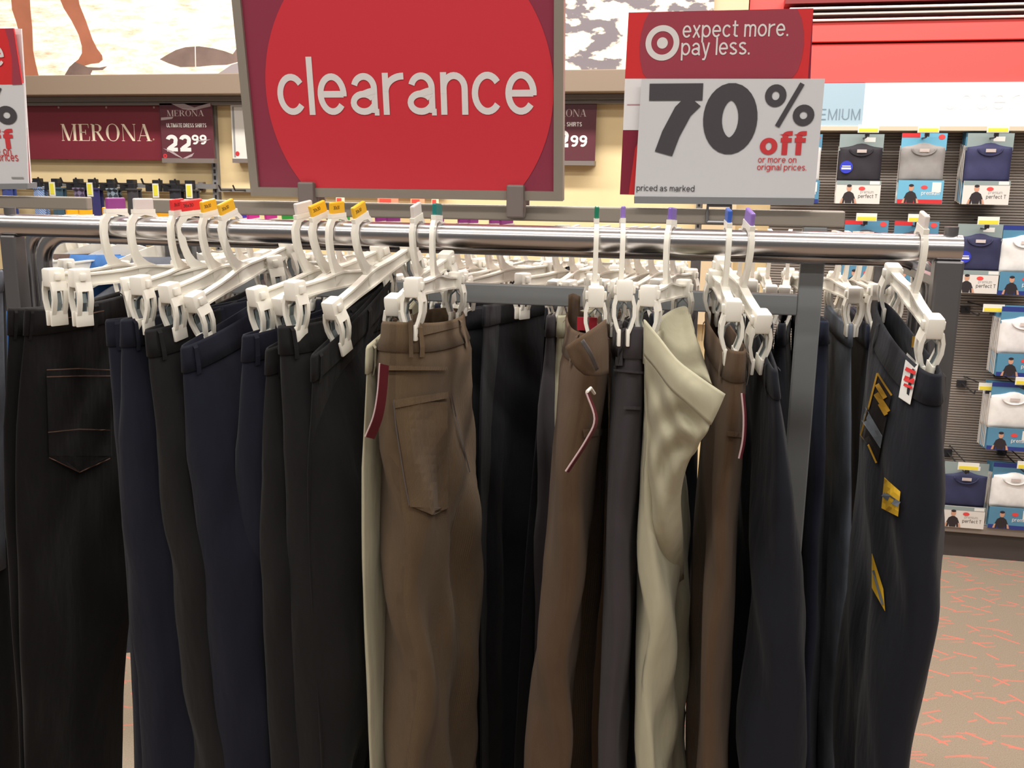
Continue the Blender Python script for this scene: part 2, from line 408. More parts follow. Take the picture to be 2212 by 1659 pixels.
ORD = 'first second third fourth fifth sixth seventh eighth ninth tenth eleventh twelfth thirteenth fourteenth fifteenth sixteenth'.split()
_cnt = {}
def ordinal(key):
    _cnt[key] = _cnt.get(key, -1)+1
    return ORD[_cnt[key]]
def rect(fr, x0, x1, y0, y1, m, parent, name, lift=.0004):
    return flat(fr, [(x0, y0), (x1, y0), (x1, y1), (x0, y1)], m, parent, name, lift)
class Plane:
    """upright plane through (x0,Y,z0), top leaning towards the viewer by 'lean' degrees"""
    def __init__(s, x0, Y, z0, lean=0.0):
        s.o = np.array([x0, Y, z0]); a = math.radians(lean)
        s.ex = np.array([1.0, 0, 0]); s.ez = np.array([0, -math.sin(a), math.cos(a)]); s.n = np.array([0, -math.cos(a), -math.sin(a)])
    def fr(s, u, v, n=0.0): return s.o+s.ex*u+s.ez*v+s.n*n
    def px(s, x, y):
        r = ray(x, y); t = ((s.o-AC)@s.n)/(r@s.n); q = AC+r*t-s.o
        return q@s.ex, q@s.ez
    def shift(s, d):
        p = Plane(0, 0, 0); p.o = s.o+s.n*d; p.ez = s.ez; p.n = s.n; return p

# ------------------------------------------------------------------ the setting
YW = 4.7
def struct(o): o['kind'] = 'structure'; return o
struct(mesh('floor', [(-7, -3.5, 0), (5, -3.5, 0), (5, YW+.1, 0), (-7, YW+.1, 0)], [(0, 1, 2, 3)], carpet_mat()))
struct(obox('ceiling', -7, 5, -3.5, YW+.1, 3.75, 3.85, mat('ceiling_white', (232, 230, 226), .9)))
CREAM = mat('cream_wall', (238, 214, 166), .7, noise=.03, nscale=9, bump=.15, bscale=50)
x_slat = atY(1663, 455, YW)[0]
x_val = atY(1618, 20, YW)[0]
struct(obox('wall_back', -7, 5, YW, YW+.12, 0, 3.75, CREAM))
# column that ends the cream wall, its top shows between the beach photo and the red valance
a, b, c, d = pxrect(1541, 2, 1600, 20, YW-.12)
struct(obox('trim_1', a, x_val-.005, YW-.12, YW, 1.0, 3.6, mat('beige_column', (214, 190, 156), .6)))

# taupe ledge with grey channel under the beach photo
zb = atY(700, 156, 4.5)[2]; zl = atY(300, 204, 4.5)[2]
xr = atY(1600, 150, 4.5)[0]
led = struct(obox('trim_2', -6.5, xr, 4.5, YW, zl, zb, mat('taupe_ledge', (142, 124, 108), .55), bev=.004))
z1 = atY(300, 218, 4.62)[2]
struct(MB().box(-6.5, xr, 4.6, YW, zl-.025, zl-.002).box(-6.5, xr, 4.625, YW, zl-.042, zl-.027).out('trim_3', mat('grey_channel', (128, 124, 122), .5)))

# backlit beach photo (flat print on a light box)
def sand_mat():
    m = bpy.data.materials.new('beach_print'); m.use_nodes = True; nt = m.node_tree
    b = nt.nodes['Principled BSDF']; b.inputs['Roughness'].default_value = .5
    tc = nt.nodes.new('ShaderNodeTexCoord')
    mp = nt.nodes.new('ShaderNodeMapping'); mp.inputs['Scale'].default_value = (3.0, 1, 14.0); mp.inputs['Rotation'].default_value = (0, .12, 0)
    n = nt.nodes.new('ShaderNodeTexNoise'); n.inputs['Scale'].default_value = 2.4; n.inputs['Detail'].default_value = 7; n.inputs['Roughness'].default_value = .7
    nt.links.new(tc.outputs['Object'], mp.inputs[0]); nt.links.new(mp.outputs[0], n.inputs['Vector'])
    cr = nt.nodes.new('ShaderNodeValToRGB')
    cr.color_ramp.elements[0].position = .3; cr.color_ramp.elements[0].color = rgb(206, 158, 132)
    cr.color_ramp.elements[1].position = .56; cr.color_ramp.elements[1].color = rgb(255, 240, 216)
    nt.links.new(n.outputs['Fac'], cr.inputs[0]); nt.links.new(cr.outputs[0], b.inputs['Base Color'])
    nt.links.new(cr.outputs[0], b.inputs['Emission Color']); b.inputs['Emission Strength'].default_value = .42
    return m
def rock_mat():
    m = bpy.data.materials.new('beach_shadow_print'); m.use_nodes = True; nt = m.node_tree
    b = nt.nodes['Principled BSDF']
    tc = nt.nodes.new('ShaderNodeTexCoord')
    mp = nt.nodes.new('ShaderNodeMapping'); mp.inputs['Scale'].default_value = (2.0, 1, 4.0); mp.inputs['Rotation'].default_value = (0, -.5, 0)
    n = nt.nodes.new('ShaderNodeTexNoise'); n.inputs['Scale'].default_value = 4.5; n.inputs['Detail'].default_value = 6
    nt.links.new(tc.outputs['Object'], mp.inputs[0]); nt.links.new(mp.outputs[0], n.inputs['Vector'])
    cr = nt.nodes.new('ShaderNodeValToRGB')
    cr.color_ramp.elements[0].position = .47; cr.color_ramp.elements[0].color = rgb(112, 104, 108)
    cr.color_ramp.elements[1].position = .53; cr.color_ramp.elements[1].color = rgb(255, 240, 214)
    nt.links.new(n.outputs['Fac'], cr.inputs[0]); nt.links.new(cr.outputs[0], b.inputs['Base Color'])
    nt.links.new(cr.outputs[0], b.inputs['Emission Color']); b.inputs['Emission Strength'].default_value = .35
    return m
zt = 3.55
xp = atY(1541, 40, 4.56)[0]
photo = thing('beach_photo', (-1.5, 4.6, zb), 'backlit beach photo with bare legs on sand above the taupe ledge', 'photo panel')
obox('light_box', -6.4, xp, 4.56, YW-.002, zb+.001, zt, mat('light_box_white', (225, 220, 210), .5), photo)
PP = Plane(0, 4.558, 0)
xs = atY(1150, 60, 4.558)[0]
rect(PP.fr, -6.4, xs, zb+.002, zt, sand_mat(), photo, 'sand_print', 0)
rect(PP.fr, xs, xp, zb+.002, zt, rock_mat(), photo, 'rocky_sand_print', 0)
SKIN = mat('leg_print', (158, 98, 74), .5, emit=.22, noise=.12, nscale=9)
SHADE = mat('sand_hole_print', (120, 100, 92), .5, emit=.12, noise=.2, nscale=12)
def pxpoly(pl, pts): return [pl.px(*p) for p in pts]
flat(PP.fr, pxpoly(PP, [(20, -60), (62, -60), (66, 20), (70, 60), (72, 110), (78, 140), (84, 164), (84, 168), (50, 170), (52, 140), (46, 90), (36, 50), (26, 20)]), SKIN, photo, 'leg_print', .001)
flat(PP.fr, pxpoly(PP, [(110, -60), (160, -60), (172, 10), (186, 45), (200, 85), (210, 105), (221, 120), (222, 129), (214, 136), (196, 138), (184, 142), (170, 140), (160, 136), (170, 128), (177, 115), (177, 100), (170, 75), (155, 45), (138, 18), (122, -20)]), SKIN, photo, 'leg_print', .001)
flat(PP.fr, pxpoly(PP, [(138, 166), (150, 145), (162, 134), (178, 140), (190, 145), (215, 146), (232, 143), (222, 151), (200, 152), (196, 160), (200, 166)]), SHADE, photo, 'foot_shadow_print', .0014)
flat(PP.fr, pxpoly(PP, [(345, 128), (362, 118), (380, 108), (400, 102), (430, 100), (460, 104), (484, 110), (503, 117), (512, 104), (520, 98), (524, 130), (510, 135), (490, 140), (460, 141), (430, 144), (390, 145), (365, 137)]), SHADE, photo, 'sand_hole_print', .001)
flat(PP.fr, pxpoly(PP, [(470, 160), (500, 140), (526, 132), (526, 158)]), mat('cast_shadow_print', (150, 140, 142), .5, emit=.15), photo, 'cast_shadow_print', .0012)
flat(PP.fr, pxpoly(PP, [(421, 96), (423, 96), (424, 146), (422, 146)]), mat('seam_print', (225, 215, 205), .5, emit=.3), photo, 'seam', .0018)

# ------------------------------------------------------------------ label signs on the cream wall
BURG = mat('burgundy_print', (116, 38, 50), .45)
BURG2 = mat('plum_print', (98, 54, 62), .22)
CREAMTXT = mat('cream_ink', (236, 220, 196), .5)
WHITETXT = mat('white_ink', (232, 228, 226), .5)
TRED = mat('red_ink', (200, 52, 58), .5)
def wall_sign(name, x0, y0, x1, y1, Y, m, label, cat='sign', th=.012):
    a, b, c, d = pxrect(x0, y0, x1, y1, Y)
    t = thing(name, ((a+b)/2, Y, c), label, cat)
    obox('panel', a, b, Y, Y+th, c, d, m, t, bev=.002)
    return t, Plane(0, Y-.0002, 0), (a, b, c, d)
t, pl, (a, b, c, d) = wall_sign('brand_sign', 10, 226, 347, 345, YW-.05, BURG, 'long burgundy wall sign lettered MERONA in cream capitals')
u0, v0 = pl.px(133, 304); u1, v1 = pl.px(328, 268)
serif_text('MERONA', pl.fr, u0, v0, v1-v0, u1-u0, CREAMTXT, t)
disc(pl.fr, *pl.px(332, 301), .004, CREAMTXT, t, 'registered_mark', .0025, n=16)
for x in (127, 230, 333): disc(pl.fr, *pl.px(x, 232), .006, mat('rivet', (190, 160, 150), .3, .8), t, 'rivet', lift=.002, n=12)
for x in (127, 333): pxbox('bracket', x-6, 215, x+6, 345, YW-.035, .035, TAUPE_D, t)
t, pl, (a, b, c, d) = wall_sign('price_sign', 347, 222, 460, 344, YW-.075, BURG2, 'glossy plum price sign reading 22 99 beside the long burgundy sign')
pxbox('holder', 350, 342, 462, 352, YW-.09, .035, TAUPE_D, t)
pxbox('back_bracket', 380, 240, 430, 330, YW-.065, .065, TAUPE_D, t)
u0, v0 = pl.px(361, 251); u1, v1 = pl.px(441, 238); serif_text('MERONA', pl.fr, u0, v0, v1-v0, u1-u0, mat('pale_ink', (196, 180, 176), .5), t)
u0, v0 = pl.px(360, 275); u1, _ = pl.px(446, 275); lettering('ULTIMATE DRESS SHIRTS', pl.fr, u0, v0, WHITETXT, t, width=u1-u0, w=.24, aspect=1.15)
u0, v0 = pl.px(360, 327); u1, _ = pl.px(414, 327); v2 = pl.px(360, 291)[1]; lettering('22', pl.fr, u0, v0, WHITETXT, t, width=u1-u0, xh=(v2-v0)/1.4, w=.32)
u0, v0 = pl.px(415, 312); u1, _ = pl.px(447, 312); v2 = pl.px(415, 291)[1]; lettering('99', pl.fr, u0, v0, WHITETXT, t, width=u1-u0, xh=(v2-v0)/1.4, w=.28)
disc(pl.fr, *pl.px(357, 337), .012, TRED, t, 'round_mark', r_in=.004, n=20)
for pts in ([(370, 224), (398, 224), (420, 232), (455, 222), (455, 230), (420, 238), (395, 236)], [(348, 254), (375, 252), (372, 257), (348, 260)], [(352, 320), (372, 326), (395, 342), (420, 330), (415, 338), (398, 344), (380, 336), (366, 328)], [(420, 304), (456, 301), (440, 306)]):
    flat(pl.fr, pxpoly(pl, pts), mat('plastic_glint', (178, 160, 164), .15), t, 'crease_glint', .0011)  # glints along the plastic cover's creases, painted on as pale shapes
# slotted upright and others
def upright(x, y0, label):
    a, b, c, d = pxrect(x-6, y0, x+6, 640, YW-.03)
    o = MB().box(a, b, YW-.03, YW, .3, d)
    t = thing('slotted_upright', ((a+b)/2, YW, .3), label, 'wall upright')
    o.out('channel', mat('upright_grey', (124, 122, 122), .5), t)
    n = 0; z = d-.04
    while z > 1.3 and n < 26:
        obox('slot', (a+b)/2-.006, (a+b)/2+.006, YW-.031, YW-.0295, z-.02, z, BLACKPL, t); z -= .033; n += 1
upright(467, 222, 'slotted metal upright beside the glossy plum price sign')
upright(1511, 200, 'slotted metal upright on the cream wall behind the 70 percent card')
t, pl, (a, b, c, d) = wall_sign('notice_sign', 500, 222, 600, 345, YW-.06, mat('white_card', (226, 222, 216), .5), 'white notice card with small red dot, mostly behind the clearance sign')
pxbox('holder', 502, 343, 600, 352, YW-.075, .075, TAUPE_D, t)
disc(pl.fr, *pl.px(513, 332), .012, TRED, t, 'round_mark', n=20)
for q in ((504, 230, 596, 231), (505, 230, 506, 340)):
    p0 = pl.px(q[0], q[1]); p1 = pl.px(q[2], q[3]); rect(pl.fr, p0[0], p1[0], p1[1], p0[1], mat('grey_ink', (150, 150, 150), .5), t, 'border_print')
t, pl, (a, b, c, d) = wall_sign('price_sign', 1165, 215, 1287, 347, YW-.06, BURG2, 'plum price sign ending in 99 behind the right edge of the clearance sign')
pxbox('holder', 1168, 347, 1283, 357, YW-.08, .08, TAUPE_D, t)
u0, v0 = pl.px(1178, 252); u1, v1 = pl.px(1268, 236); serif_text('MERONA', pl.fr, u0, v0, v1-v0, u1-u0, mat('pale_ink', (196, 180, 176), .5), t)
u0, v0 = pl.px(1232, 317); u1, _ = pl.px(1268, 317); v2 = pl.px(1232, 292)[1]; lettering('99', pl.fr, u0, v0, WHITETXT, t, width=u1-u0, xh=(v2-v0)/1.4, w=.28)
u0, v0 = pl.px(1180, 318); u1, _ = pl.px(1228, 318); v2 = pl.px(1180, 282)[1]; lettering('22', pl.fr, u0, v0, WHITETXT, t, width=u1-u0, xh=(v2-v0)/1.4, w=.32)
u0, v0 = pl.px(1190, 273); u1, _ = pl.px(1257, 273); lettering('DRESS SHIRTS', pl.fr, u0, v0, WHITETXT, t, width=u1-u0, w=.24)

# ------------------------------------------------------------------ ties on hooks
YT = YW-.10
def hexmat(name, c, c2=None, kind=None, sc=60, rot=.8):
    if name in MATS: return MATS[name]
    m = mat(name, c, .5, sheen=.3)
    if c2:
        nt = m.node_tree; b = nt.nodes['Principled BSDF']
        tc = nt.nodes.new('ShaderNodeTexCoord')
        mp = nt.nodes.new('ShaderNodeMapping'); mp.inputs['Rotation'].default_value = (0, rot, 0)
        nt.links.new(tc.outputs['Object'], mp.inputs[0])
        if kind == 'stripe':
            w = nt.nodes.new('ShaderNodeTexWave'); w.bands_direction = 'X'; w.inputs['Scale'].default_value = sc; nt.links.new(mp.outputs[0], w.inputs[0]); f = w.outputs['Fac']
            th = nt.nodes.new('ShaderNodeMath'); th.operation = 'GREATER_THAN'; th.inputs[1].default_value = .8; nt.links.new(f, th.inputs[0]); f = th.outputs[0]
        else:
            w = nt.nodes.new('ShaderNodeTexChecker'); w.inputs['Scale'].default_value = sc; nt.links.new(mp.outputs[0], w.inputs['Vector']); f = w.outputs['Fac']
        mx = nt.nodes.new('ShaderNodeMix'); mx.data_type = 'RGBA'
        mx.inputs[6].default_value = rgb(*c); mx.inputs[7].default_value = rgb(*c2)
        nt.links.new(f, mx.inputs[0]); nt.links.new(mx.outputs[2], b.inputs['Base Color'])
    return m
xa, xb, c, d = pxrect(-40, 394, 470, 404, YW-.03)
t = thing('tie_bar', ((xa+xb)/2, YW-.03, c), 'grey steel bar with tie hooks under the burgundy sign', 'hook bar')
MB().box(xa, xb, YW-.05, YW-.03, c, d).out('bar', mat('upright_grey', (124, 122, 122), .5), t)
for xx in (xa+.1, xb-.1): obox('bracket', xx-.015, xx+.015, YW-.03, YW, c-.01, d+.01, TAUPE_D, t)
TIES = [(20, 'blue', (52, 70, 140), None, None, 'plain dark blue tie hanging below the cut-off sign card'),
        (88, 'sky', (86, 140, 214), (214, 200, 180), 'stripe', 'sky blue tie with pale diagonal stripes'),
        (128, 'teal', (58, 92, 112), None, None, 'slim teal tie next to the sky blue striped one'),
        (175, 'plum', (64, 52, 78), (120, 108, 140), 'check', 'purple tie with a pale diamond pattern'),
        (207, 'indigo', (48, 46, 108), None, None, 'plain indigo tie next to the purple patterned tie'),
        (247, 'slate', (44, 54, 66), (126, 142, 156), 'check', 'slate tie with pale lattice pattern'),
        (290, 'charcoal', (56, 54, 58), None, None, 'plain charcoal tie, wide, between slate tie and empty hook'),
        (382, 'ink', (34, 36, 46), None, None, 'black tie left of the last tie before the upright'),
        (415, 'black', (44, 44, 50), None, None, 'black tie closest to the slotted upright')]
zbar = (c+d)/2
def tie_hook(px, label, tagged):
    x = atY(px, 400, YW-.05)[0]
    t = thing('tie_hook', (x, YW-.05, zbar), label, 'hook', 'tie hooks on the grey bar')
    m = MB().tube([(x, YW-.05, zbar), (x, YW-.10, zbar), (x, YW-.2, zbar+.01), (x, YW-.215, zbar+.035)], .005, 6)
    m.box(x-.045, x+.045, YW-.115, YW-.095, zbar-.03, zbar+.012, .003)
    m.box(x-.02, x+.02, YW-.09, YW-.05, zbar-.01, zbar+.03, .003)
    m.out('hook', BLACKPL, t)
    if tagged:
        obox('price_label', x+.05, x+.085, YW-.2, YW-.197, zbar-.06, zbar+.012, mat('label_white', (225, 225, 215), .5), t)
        obox('yellow_strip', x+.056, x+.079, YW-.2015, YW-.2, zbar-.05, zbar+.005, mat('label_yellow', (222, 214, 70), .5), t)
for i, (px, nm, c1, c2, kd, lb) in enumerate(TIES):
    tie_hook(px, 'black tie hook carrying the '+lb.replace('plain ', ''), px in (128, 207, 415))
    x = atY(px, 400, YT)[0]; m = hexmat('tie_'+nm, c1, c2, kd, 34 if kd == 'stripe' else 46)
    z0 = zbar-.02; mb = MB(); wid = .034
    for k, off in ((0, .0), (1, .022)):
        zs = [z0, z0-.01, z0-.2, z0-.5, z0-.62-.08*k, z0-.66-.08*k]; ws = [wid*.9, wid*.92, wid*.98, wid*1.2, wid*1.25, .004]
        base = len(mb.v)
        for z, w in zip(zs, ws):
            for y, s in ((-.012, -.7), (-.018, 0), (-.012, .7)): pass
            y = YT-.022+off*1.4
            mb.v += [(x-w, y, z), (x, y-.007, z), (x+w, y, z), (x+w, y+.006, z), (x, y+.004, z), (x-w, y+.006, z)]
        for r in range(len(zs)-1):
            for q in range(6): mb.f.append((base+r*6+q, base+(r+1)*6+q, base+(r+1)*6+(q+1) % 6, base+r*6+(q+1) % 6))
        mb.f.append(tuple(base+q for q in range(6))); 
    tt = thing('necktie', (x, YT, z0-.7), lb, 'tie', 'ties on the hook bar')
    mb.out('blade', m, tt, smooth=False)
    MB().box(x-wid*.95, x+wid*.95, YT-.034, YT+.02, z0-.006, z0+.004, .002).out('fold', m, tt)
    if px in (175, 247, 290): obox('brand_label', x-.03, x+.03, YT-.036, YT-.033, z0-.27, z0-.235, mat('label_red', (120, 22, 30), .5), tt)
tie_hook(345, 'empty black tie hook with price label between charcoal tie and black tie', True)
# second hook bar further right with belts and tagged goods, seen under the clearance sign
xa, xb, c, d = pxrect(476, 410, 960, 418, YW-.03)
t = thing('hook_bar', ((xa+xb)/2, YW-.03, c), 'grey hook bar glimpsed in the slit below the clearance sign', 'hook bar')
obox('bar', xa, xb, YW-.05, YW, c, d, mat('upright_grey', (124, 122, 122), .5), t)
for px in (500, 530, 610, 640, 735, 760, 800, 838, 870, 902, 940): 
    x = atY(px, 415, YW-.05)[0]
    MB().tube([(x, YW-.05, c+.01), (x, YW-.16, c+.01), (x, YW-.18, c+.035)], .004, 6).out('hook', BLACKPL, t)
for k, (px, w, colr, lb) in enumerate(((735, 20, (228, 226, 200), 'pale wallet card on the hook bar, leftmost in the slit under the clearance sign'), (838, 48, (236, 150, 120), 'orange and peach wallet card under the clearance sign'), (902, 32, (238, 170, 130), 'peach wallet card right of the orange one'), (940, 16, (226, 228, 190), 'small white and green tag at the right end of the hook bar'))):
    x = atY(px, 425, YW-.15)[0]; hw = w*.5/FPX*4.6
    t = thing('hanging_card', (x, YW-.15, c-.1), lb, 'hang card')
    obox('card', x-hw, x+hw, YW-.152, YW-.147, c-.12, c+.005, mat('card_%d' % k, colr, .5), t)
    obox('print', x-hw*.8, x+hw*.3, YW-.1535, YW-.152, c-.05, c-.02, mat('card_red_print', (226, 80, 66), .5), t)

# ------------------------------------------------------------------ red valance, header and slat wall on the right
REDV = mat('red_valance', (250, 84, 80), .5)
XR = 5.0
zv0 = atY(1950, 178, 4.56)[2]; zv1 = atY(1950, 91, 4.56)[2]; zv2 = atY(1950, 46, 4.56)[2]
t = thing('red_valance', (x_val, 4.6, zv0), 'bright red stepped valance above the white underwear header', 'valance')
obox('lower_panel', x_val, XR, 4.56, YW, zv0, zv1-.004, REDV, t, bev=.003)
obox('upper_panel', x_val, XR, 4.545, YW, zv1+.004, zv2, REDV, t, bev=.003)
obox('top_panel', x_val, XR, 4.60, YW, zv2+.001, 3.6, REDV, t)
xs0 = atY(1705, 30, 4.5)[0]
for k, py in enumerate((13, 24, 37)):
    zz = atY(1950, py, 4.5)[2]
    obox('metal_strip', xs0, XR, 4.50+.015*k, 4.60, zz-.006, zz+.004, mat('bright_aluminium', (220, 216, 212), .3, .6), t, bev=.002)
obox('channel_lip', xs0-.02, XR, 4.49, 4.60, atY(1950, 3, 4.5)[2], atY(1950, 3, 4.5)[2]+.03, mat('dark_red', (130, 40, 42), .5), t)
zh0 = atY(1950, 272, 4.55)[2]
t = thing('header_sign', (x_val, 4.6, zh0), 'white underwear header sign with pale blue PREMIUM end under the red valance', 'sign')
xh = atY(1866, 225, 4.55)[0]; xh0 = atY(1640, 225, 4.55)[0]
obox('white_panel', xh, XR, 4.55, 4.57, zh0, zv0-.002, mat('header_white', (250, 250, 250), .5), t)
obox('blue_panel', xh0, xh, 4.55, 4.57, zh0, zv0-.002, mat('header_blue', (160, 184, 200), .5), t)
obox('ledge', xh0, XR, 4.53, YW, zh0-.022, zh0-.001, mat('ledge_cream', (206, 192, 170), .5), t, bev=.002)
obox('backing', xh0, XR, 4.57, YW, zh0, zv0-.002, TAUPE_D, t)
pl = Plane(0, 4.5495, 0)
u1, v0 = pl.px(1857, 259); k = u1-pl.px(1770, 259)[0]
lettering('PREMIUM', pl.fr, u1-k*1.45, v0, mat('slate_ink', (118, 136, 150), .5), t, width=k*1.45, w=.13, track=.12)
u0, v0 = pl.px(2040, 236); u1, _ = pl.px(2212, 236)
lettering('undershirts', pl.fr, u0, v0, mat('silver_ink', (222, 222, 224), .4), t, xh=.062, width=.60, w=.1, track=.12)
# slat wall: ridged panel
SLAT = mat('slat_grey', (150, 140, 132), .5)
ang = []
z = 0.162; pitch = 0.0122; zt_s = zh0-.022
mb = MB(); base = 0
prof = []
while z < zt_s:
    prof += [(0.0, z), (0.0, z+pitch*.62), (.007, z+pitch*.66), (.007, z+pitch*.98)]; z += pitch
V = []; Fc = []
for i, (yo, zz) in enumerate(prof):
    V += [(x_slat, YW-.035+yo, zz), (XR, YW-.035+yo, zz)]
    if i: Fc.append((2*i-2, 2*i-1, 2*i+1, 2*i))
n = len(V); V += [(x_slat, YW, prof[0][1]), (x_slat, YW, prof[-1][1])]
struct(mesh('wall_slats', V, Fc+[(0, 2*len(prof)-2, n+1, n)], SLAT))
struct(obox('trim_4', x_slat, XR, 4.42, YW-.001, 0.0, .12, mat('kick_plate_dark', (70, 62, 60), .6)))
struct(obox('trim_5', x_slat, XR, 4.40, YW-.001, .12, .16, mat('base_deck', (150, 140, 132), .5), bev=.004))

# packs of undershirts on peg hooks
PKW = .185
CARDWHITE = mat('pack_card_white', (222, 216, 210), .4); GREYBLUE = mat('pack_header_grey', (142, 156, 156), .4)
CYAN = mat('pack_card_cyan', (110, 176, 206), .4); BLUE = mat('pack_card_blue', (86, 138, 168), .4); NAVYC = mat('pack_card_navy', (44, 58, 130), .4)
PRED = mat('pack_red', (206, 52, 56), .4); FIG = mat('figure_shirt_print', (44, 38, 42), .5); FSK = mat('figure_skin_print', (202, 150, 124), .5)
LOGO = mat('logo_red', (226, 74, 72), .5); GREYINK = mat('pack_grey_ink', (96, 94, 92), .5)
def figure(pl, cx, cy, s, t):
    f = pl.fr
    flat(f, [(cx+s*a, cy+s*b) for a, b in ((-.62, 0), (-.5, .45), (-.36, .82), (-.12, .98), (.12, .98), (.36, .82), (.52, .45), (.62, 0), (.34, 0), (.3, .3), (.26, 0), (-.26, 0), (-.3, .3), (-.34, 0))], FIG, t, 'figure_print', .0008)
    disc(f, cx, cy+s*1.26, s*.2, FSK, t, 'face_print', lift=.0009, n=16, ry=s*.27)
    disc(f, cx, cy+s*1.45, s*.2, FIG, t, 'hair_print', lift=.001, n=14, ry=s*.12)
    for q in (-1, 1): flat(f, [(cx+q*s*.5, cy), (cx+q*s*.68, cy), (cx+q*s*.58, cy+s*.35), (cx+q*s*.44, cy+s*.4)], FSK, t, 'arm_print', .001)
_packmesh = {}
def shirt_pack(px, py, Y, kind, colr, label, w=PKW, hgt=.30, group=None, detail=True):
    """px,py = top centre of the header card"""
    P0 = atY(px, py, Y); x, z = P0[0], P0[2]
    t = thing('shirt_pack', (x, Y, z-hgt), label, 'shirt pack', group)
    cm = mat('tee_%d_%d_%d' % colr, colr, .7, noise=.05, nscale=40)
    zs1 = z-.052; zs0 = z-hgt+.095; hw = w/2
    # folded shirt: pillow
    V, Fc = [], []; nx, nz = 10, 10
    for j in range(nz+1):
        for i in range(nx+1):
            a, b = i/nx*2-1, j/nz*2-1
            zz = zs0+(zs1-zs0)*j/nz
            if j == nz: zz += .012*max(0, 1-(abs(a)/.45)**2) - .012*max(0, abs(a)-.45)
            bulge = .014*(1-abs(a)**4)*(1-.6*abs(b)**4)+.0015*math.sin(a*7+b*5+px)
            V.append((x+a*hw*.98, Y-.012-bulge, zz))
    for j in range(nz):
        for i in range(nx): q = j*(nx+1)+i; Fc.append((q, q+1, q+nx+2, q+nx+1))
    n = len(V)
    V += [(v[0], Y+.012, v[2]) for v in V[:n]]
    Fc += [(d+n, c+n, b+n, a+n) for a, b, c, d in Fc]
    rim = list(range(nx+1))+[j*(nx+1)+nx for j in range(1, nz+1)]+[nz*(nx+1)+i for i in range(nx-1, -1, -1)]+[j*(nx+1) for j in range(nz-1, 0, -1)]
    for k in range(len(rim)): a, b = rim[k], rim[(k+1) % len(rim)]; Fc.append((a, a+n, b+n, b))
    mesh('folded_shirt', V, Fc, cm, t, smooth=True)
    hd = {'grey': GREYBLUE, 'cyan': CYAN, 'blue': BLUE, 'navy': BLUE}[kind]
    obox('header_card', x-hw, x+hw, Y-.012, Y-.008, zs1-.02, z, hd, t)
    obox('back_card', x-hw, x+hw, Y+.0125, Y+.0145, z-hgt, zs1, CARDWHITE, t)
    zc = z-hgt+.1
    obox('front_card', x-hw*1.01, x+hw*1.01, Y-.034, Y-.030, z-hgt, zc, {'grey': CARDWHITE, 'cyan': CYAN, 'blue': BLUE, 'navy': BLUE}[kind], t)
    if not detail: return t
    MB().tube([(x+.055*math.cos(th)*.9, Y-.028, zs1-.012-.03*abs(math.sin(th))) for th in [math.pi+math.pi*k/10 for k in range(11)]], .0035, 6).out('neckband', cm, t, smooth=True)
    pl = Plane(0, Y-.0342, 0)
    obox('size_label', x-.018, x+.022, Y-.0285, Y-.0275, zs1-.028, zs1-.014, mat('label_pale', (214, 200, 196), .5), t)
    figure(pl, x-hw*.42, z-hgt+.002, .052, t)
    disc(pl.fr, x+hw*.16, zc-(.034 if kind == 'grey' else .03), .014, LOGO, t, 'logo_print', lift=.0006, n=18, ry=.0085)
    ph = Plane(0, Y-.0122, 0)
    if kind == 'grey':
        rect(pl.fr, x-hw, x+hw, zc-.018, zc, GREYBLUE, t, 'band_print', .0005)
        rect(pl.fr, x+hw*.5, x+hw*.95, zc-.016, zc-.002, mat('label_white2', (226, 226, 222), .5), t, 'size_print', .0007)
        lettering('perfect T', pl.fr, x+hw*.02, z-hgt+.026, GREYINK, t, width=hw*.86, w=.15)
        lettering('premium', pl.fr, x+hw*.1, z-hgt+.046, mat('pack_pale_ink', (170, 168, 166), .5), t, width=hw*.6, w=.12)
        rect(ph.fr, x+hw*.12, x+hw*.62, z-.034, z-.014, mat('label_white2', (226, 226, 222), .5), t, 'size_print', .0005)
    else:
        rect(pl.fr, x-hw, x+hw, z-hgt, z-hgt+.018, PRED if kind == 'cyan' else NAVYC, t, 'band_print', .0005)
        rect(pl.fr, x+hw*.5, x+hw*.9, zc-.05, zc-.008, mat('label_white2', (226, 226, 222), .5), t, 'size_print', .0006)
        lettering('premium', pl.fr, x+hw*.05, zc-.062, WHITETXT, t, width=hw*.8, w=.16)
        if kind != 'navy':
            rect(ph.fr, x-hw, x-hw*.2, z-.018, z, PRED, t, 'band_print', .0005)
            disc(ph.fr, x+hw*.76, z-.016, .014, LOGO, t, 'logo_print', lift=.0006, n=18, ry=.011)
        else:
            rect(ph.fr, x-hw, x+hw, z-.02, z, NAVYC, t, 'band_print', .0005)
    return t
def peg(px, py, Y, label, lbl_dx=.0, length=None):
    p = atY(px, py, Y); x, z = p[0], p[2]
    t = thing('peg_hook', (x, YW-.035, z), label, 'peg hook', 'peg hooks on the slat wall')
    MB().tube([(x, YW-.035, z), (x, Y-.05, z-.004), (x, Y-.07, z-.002), (x, Y-.078, z+.012)], .0035, 6).box(x-.02, x+.02, YW-.05, YW-.034, z-.02, z+.012).out('prong', BLACKPL, t)
    MB().tube([(x+.01, YW-.035, z+.03), (x+.01+lbl_dx, Y-.07, z+.03)], .0028, 6).box(x-.006+lbl_dx, x+.012+lbl_dx, Y-.074, Y-.066, z+.0, z+.045).out('label_arm', BLACKPL, t)
    obox('price_label', x-.038+lbl_dx, x+.048+lbl_dx, Y-.079, Y-.076, z+.016, z+.05, mat('label_white3', (230, 228, 220), .4), t)
    obox('yellow_strip', x-.034+lbl_dx, x+.044+lbl_dx, Y-.0798, Y-.079, z+.019, z+.034, mat('label_yellow2', (232, 212, 70), .4), t)
    return t
YP = 4.52
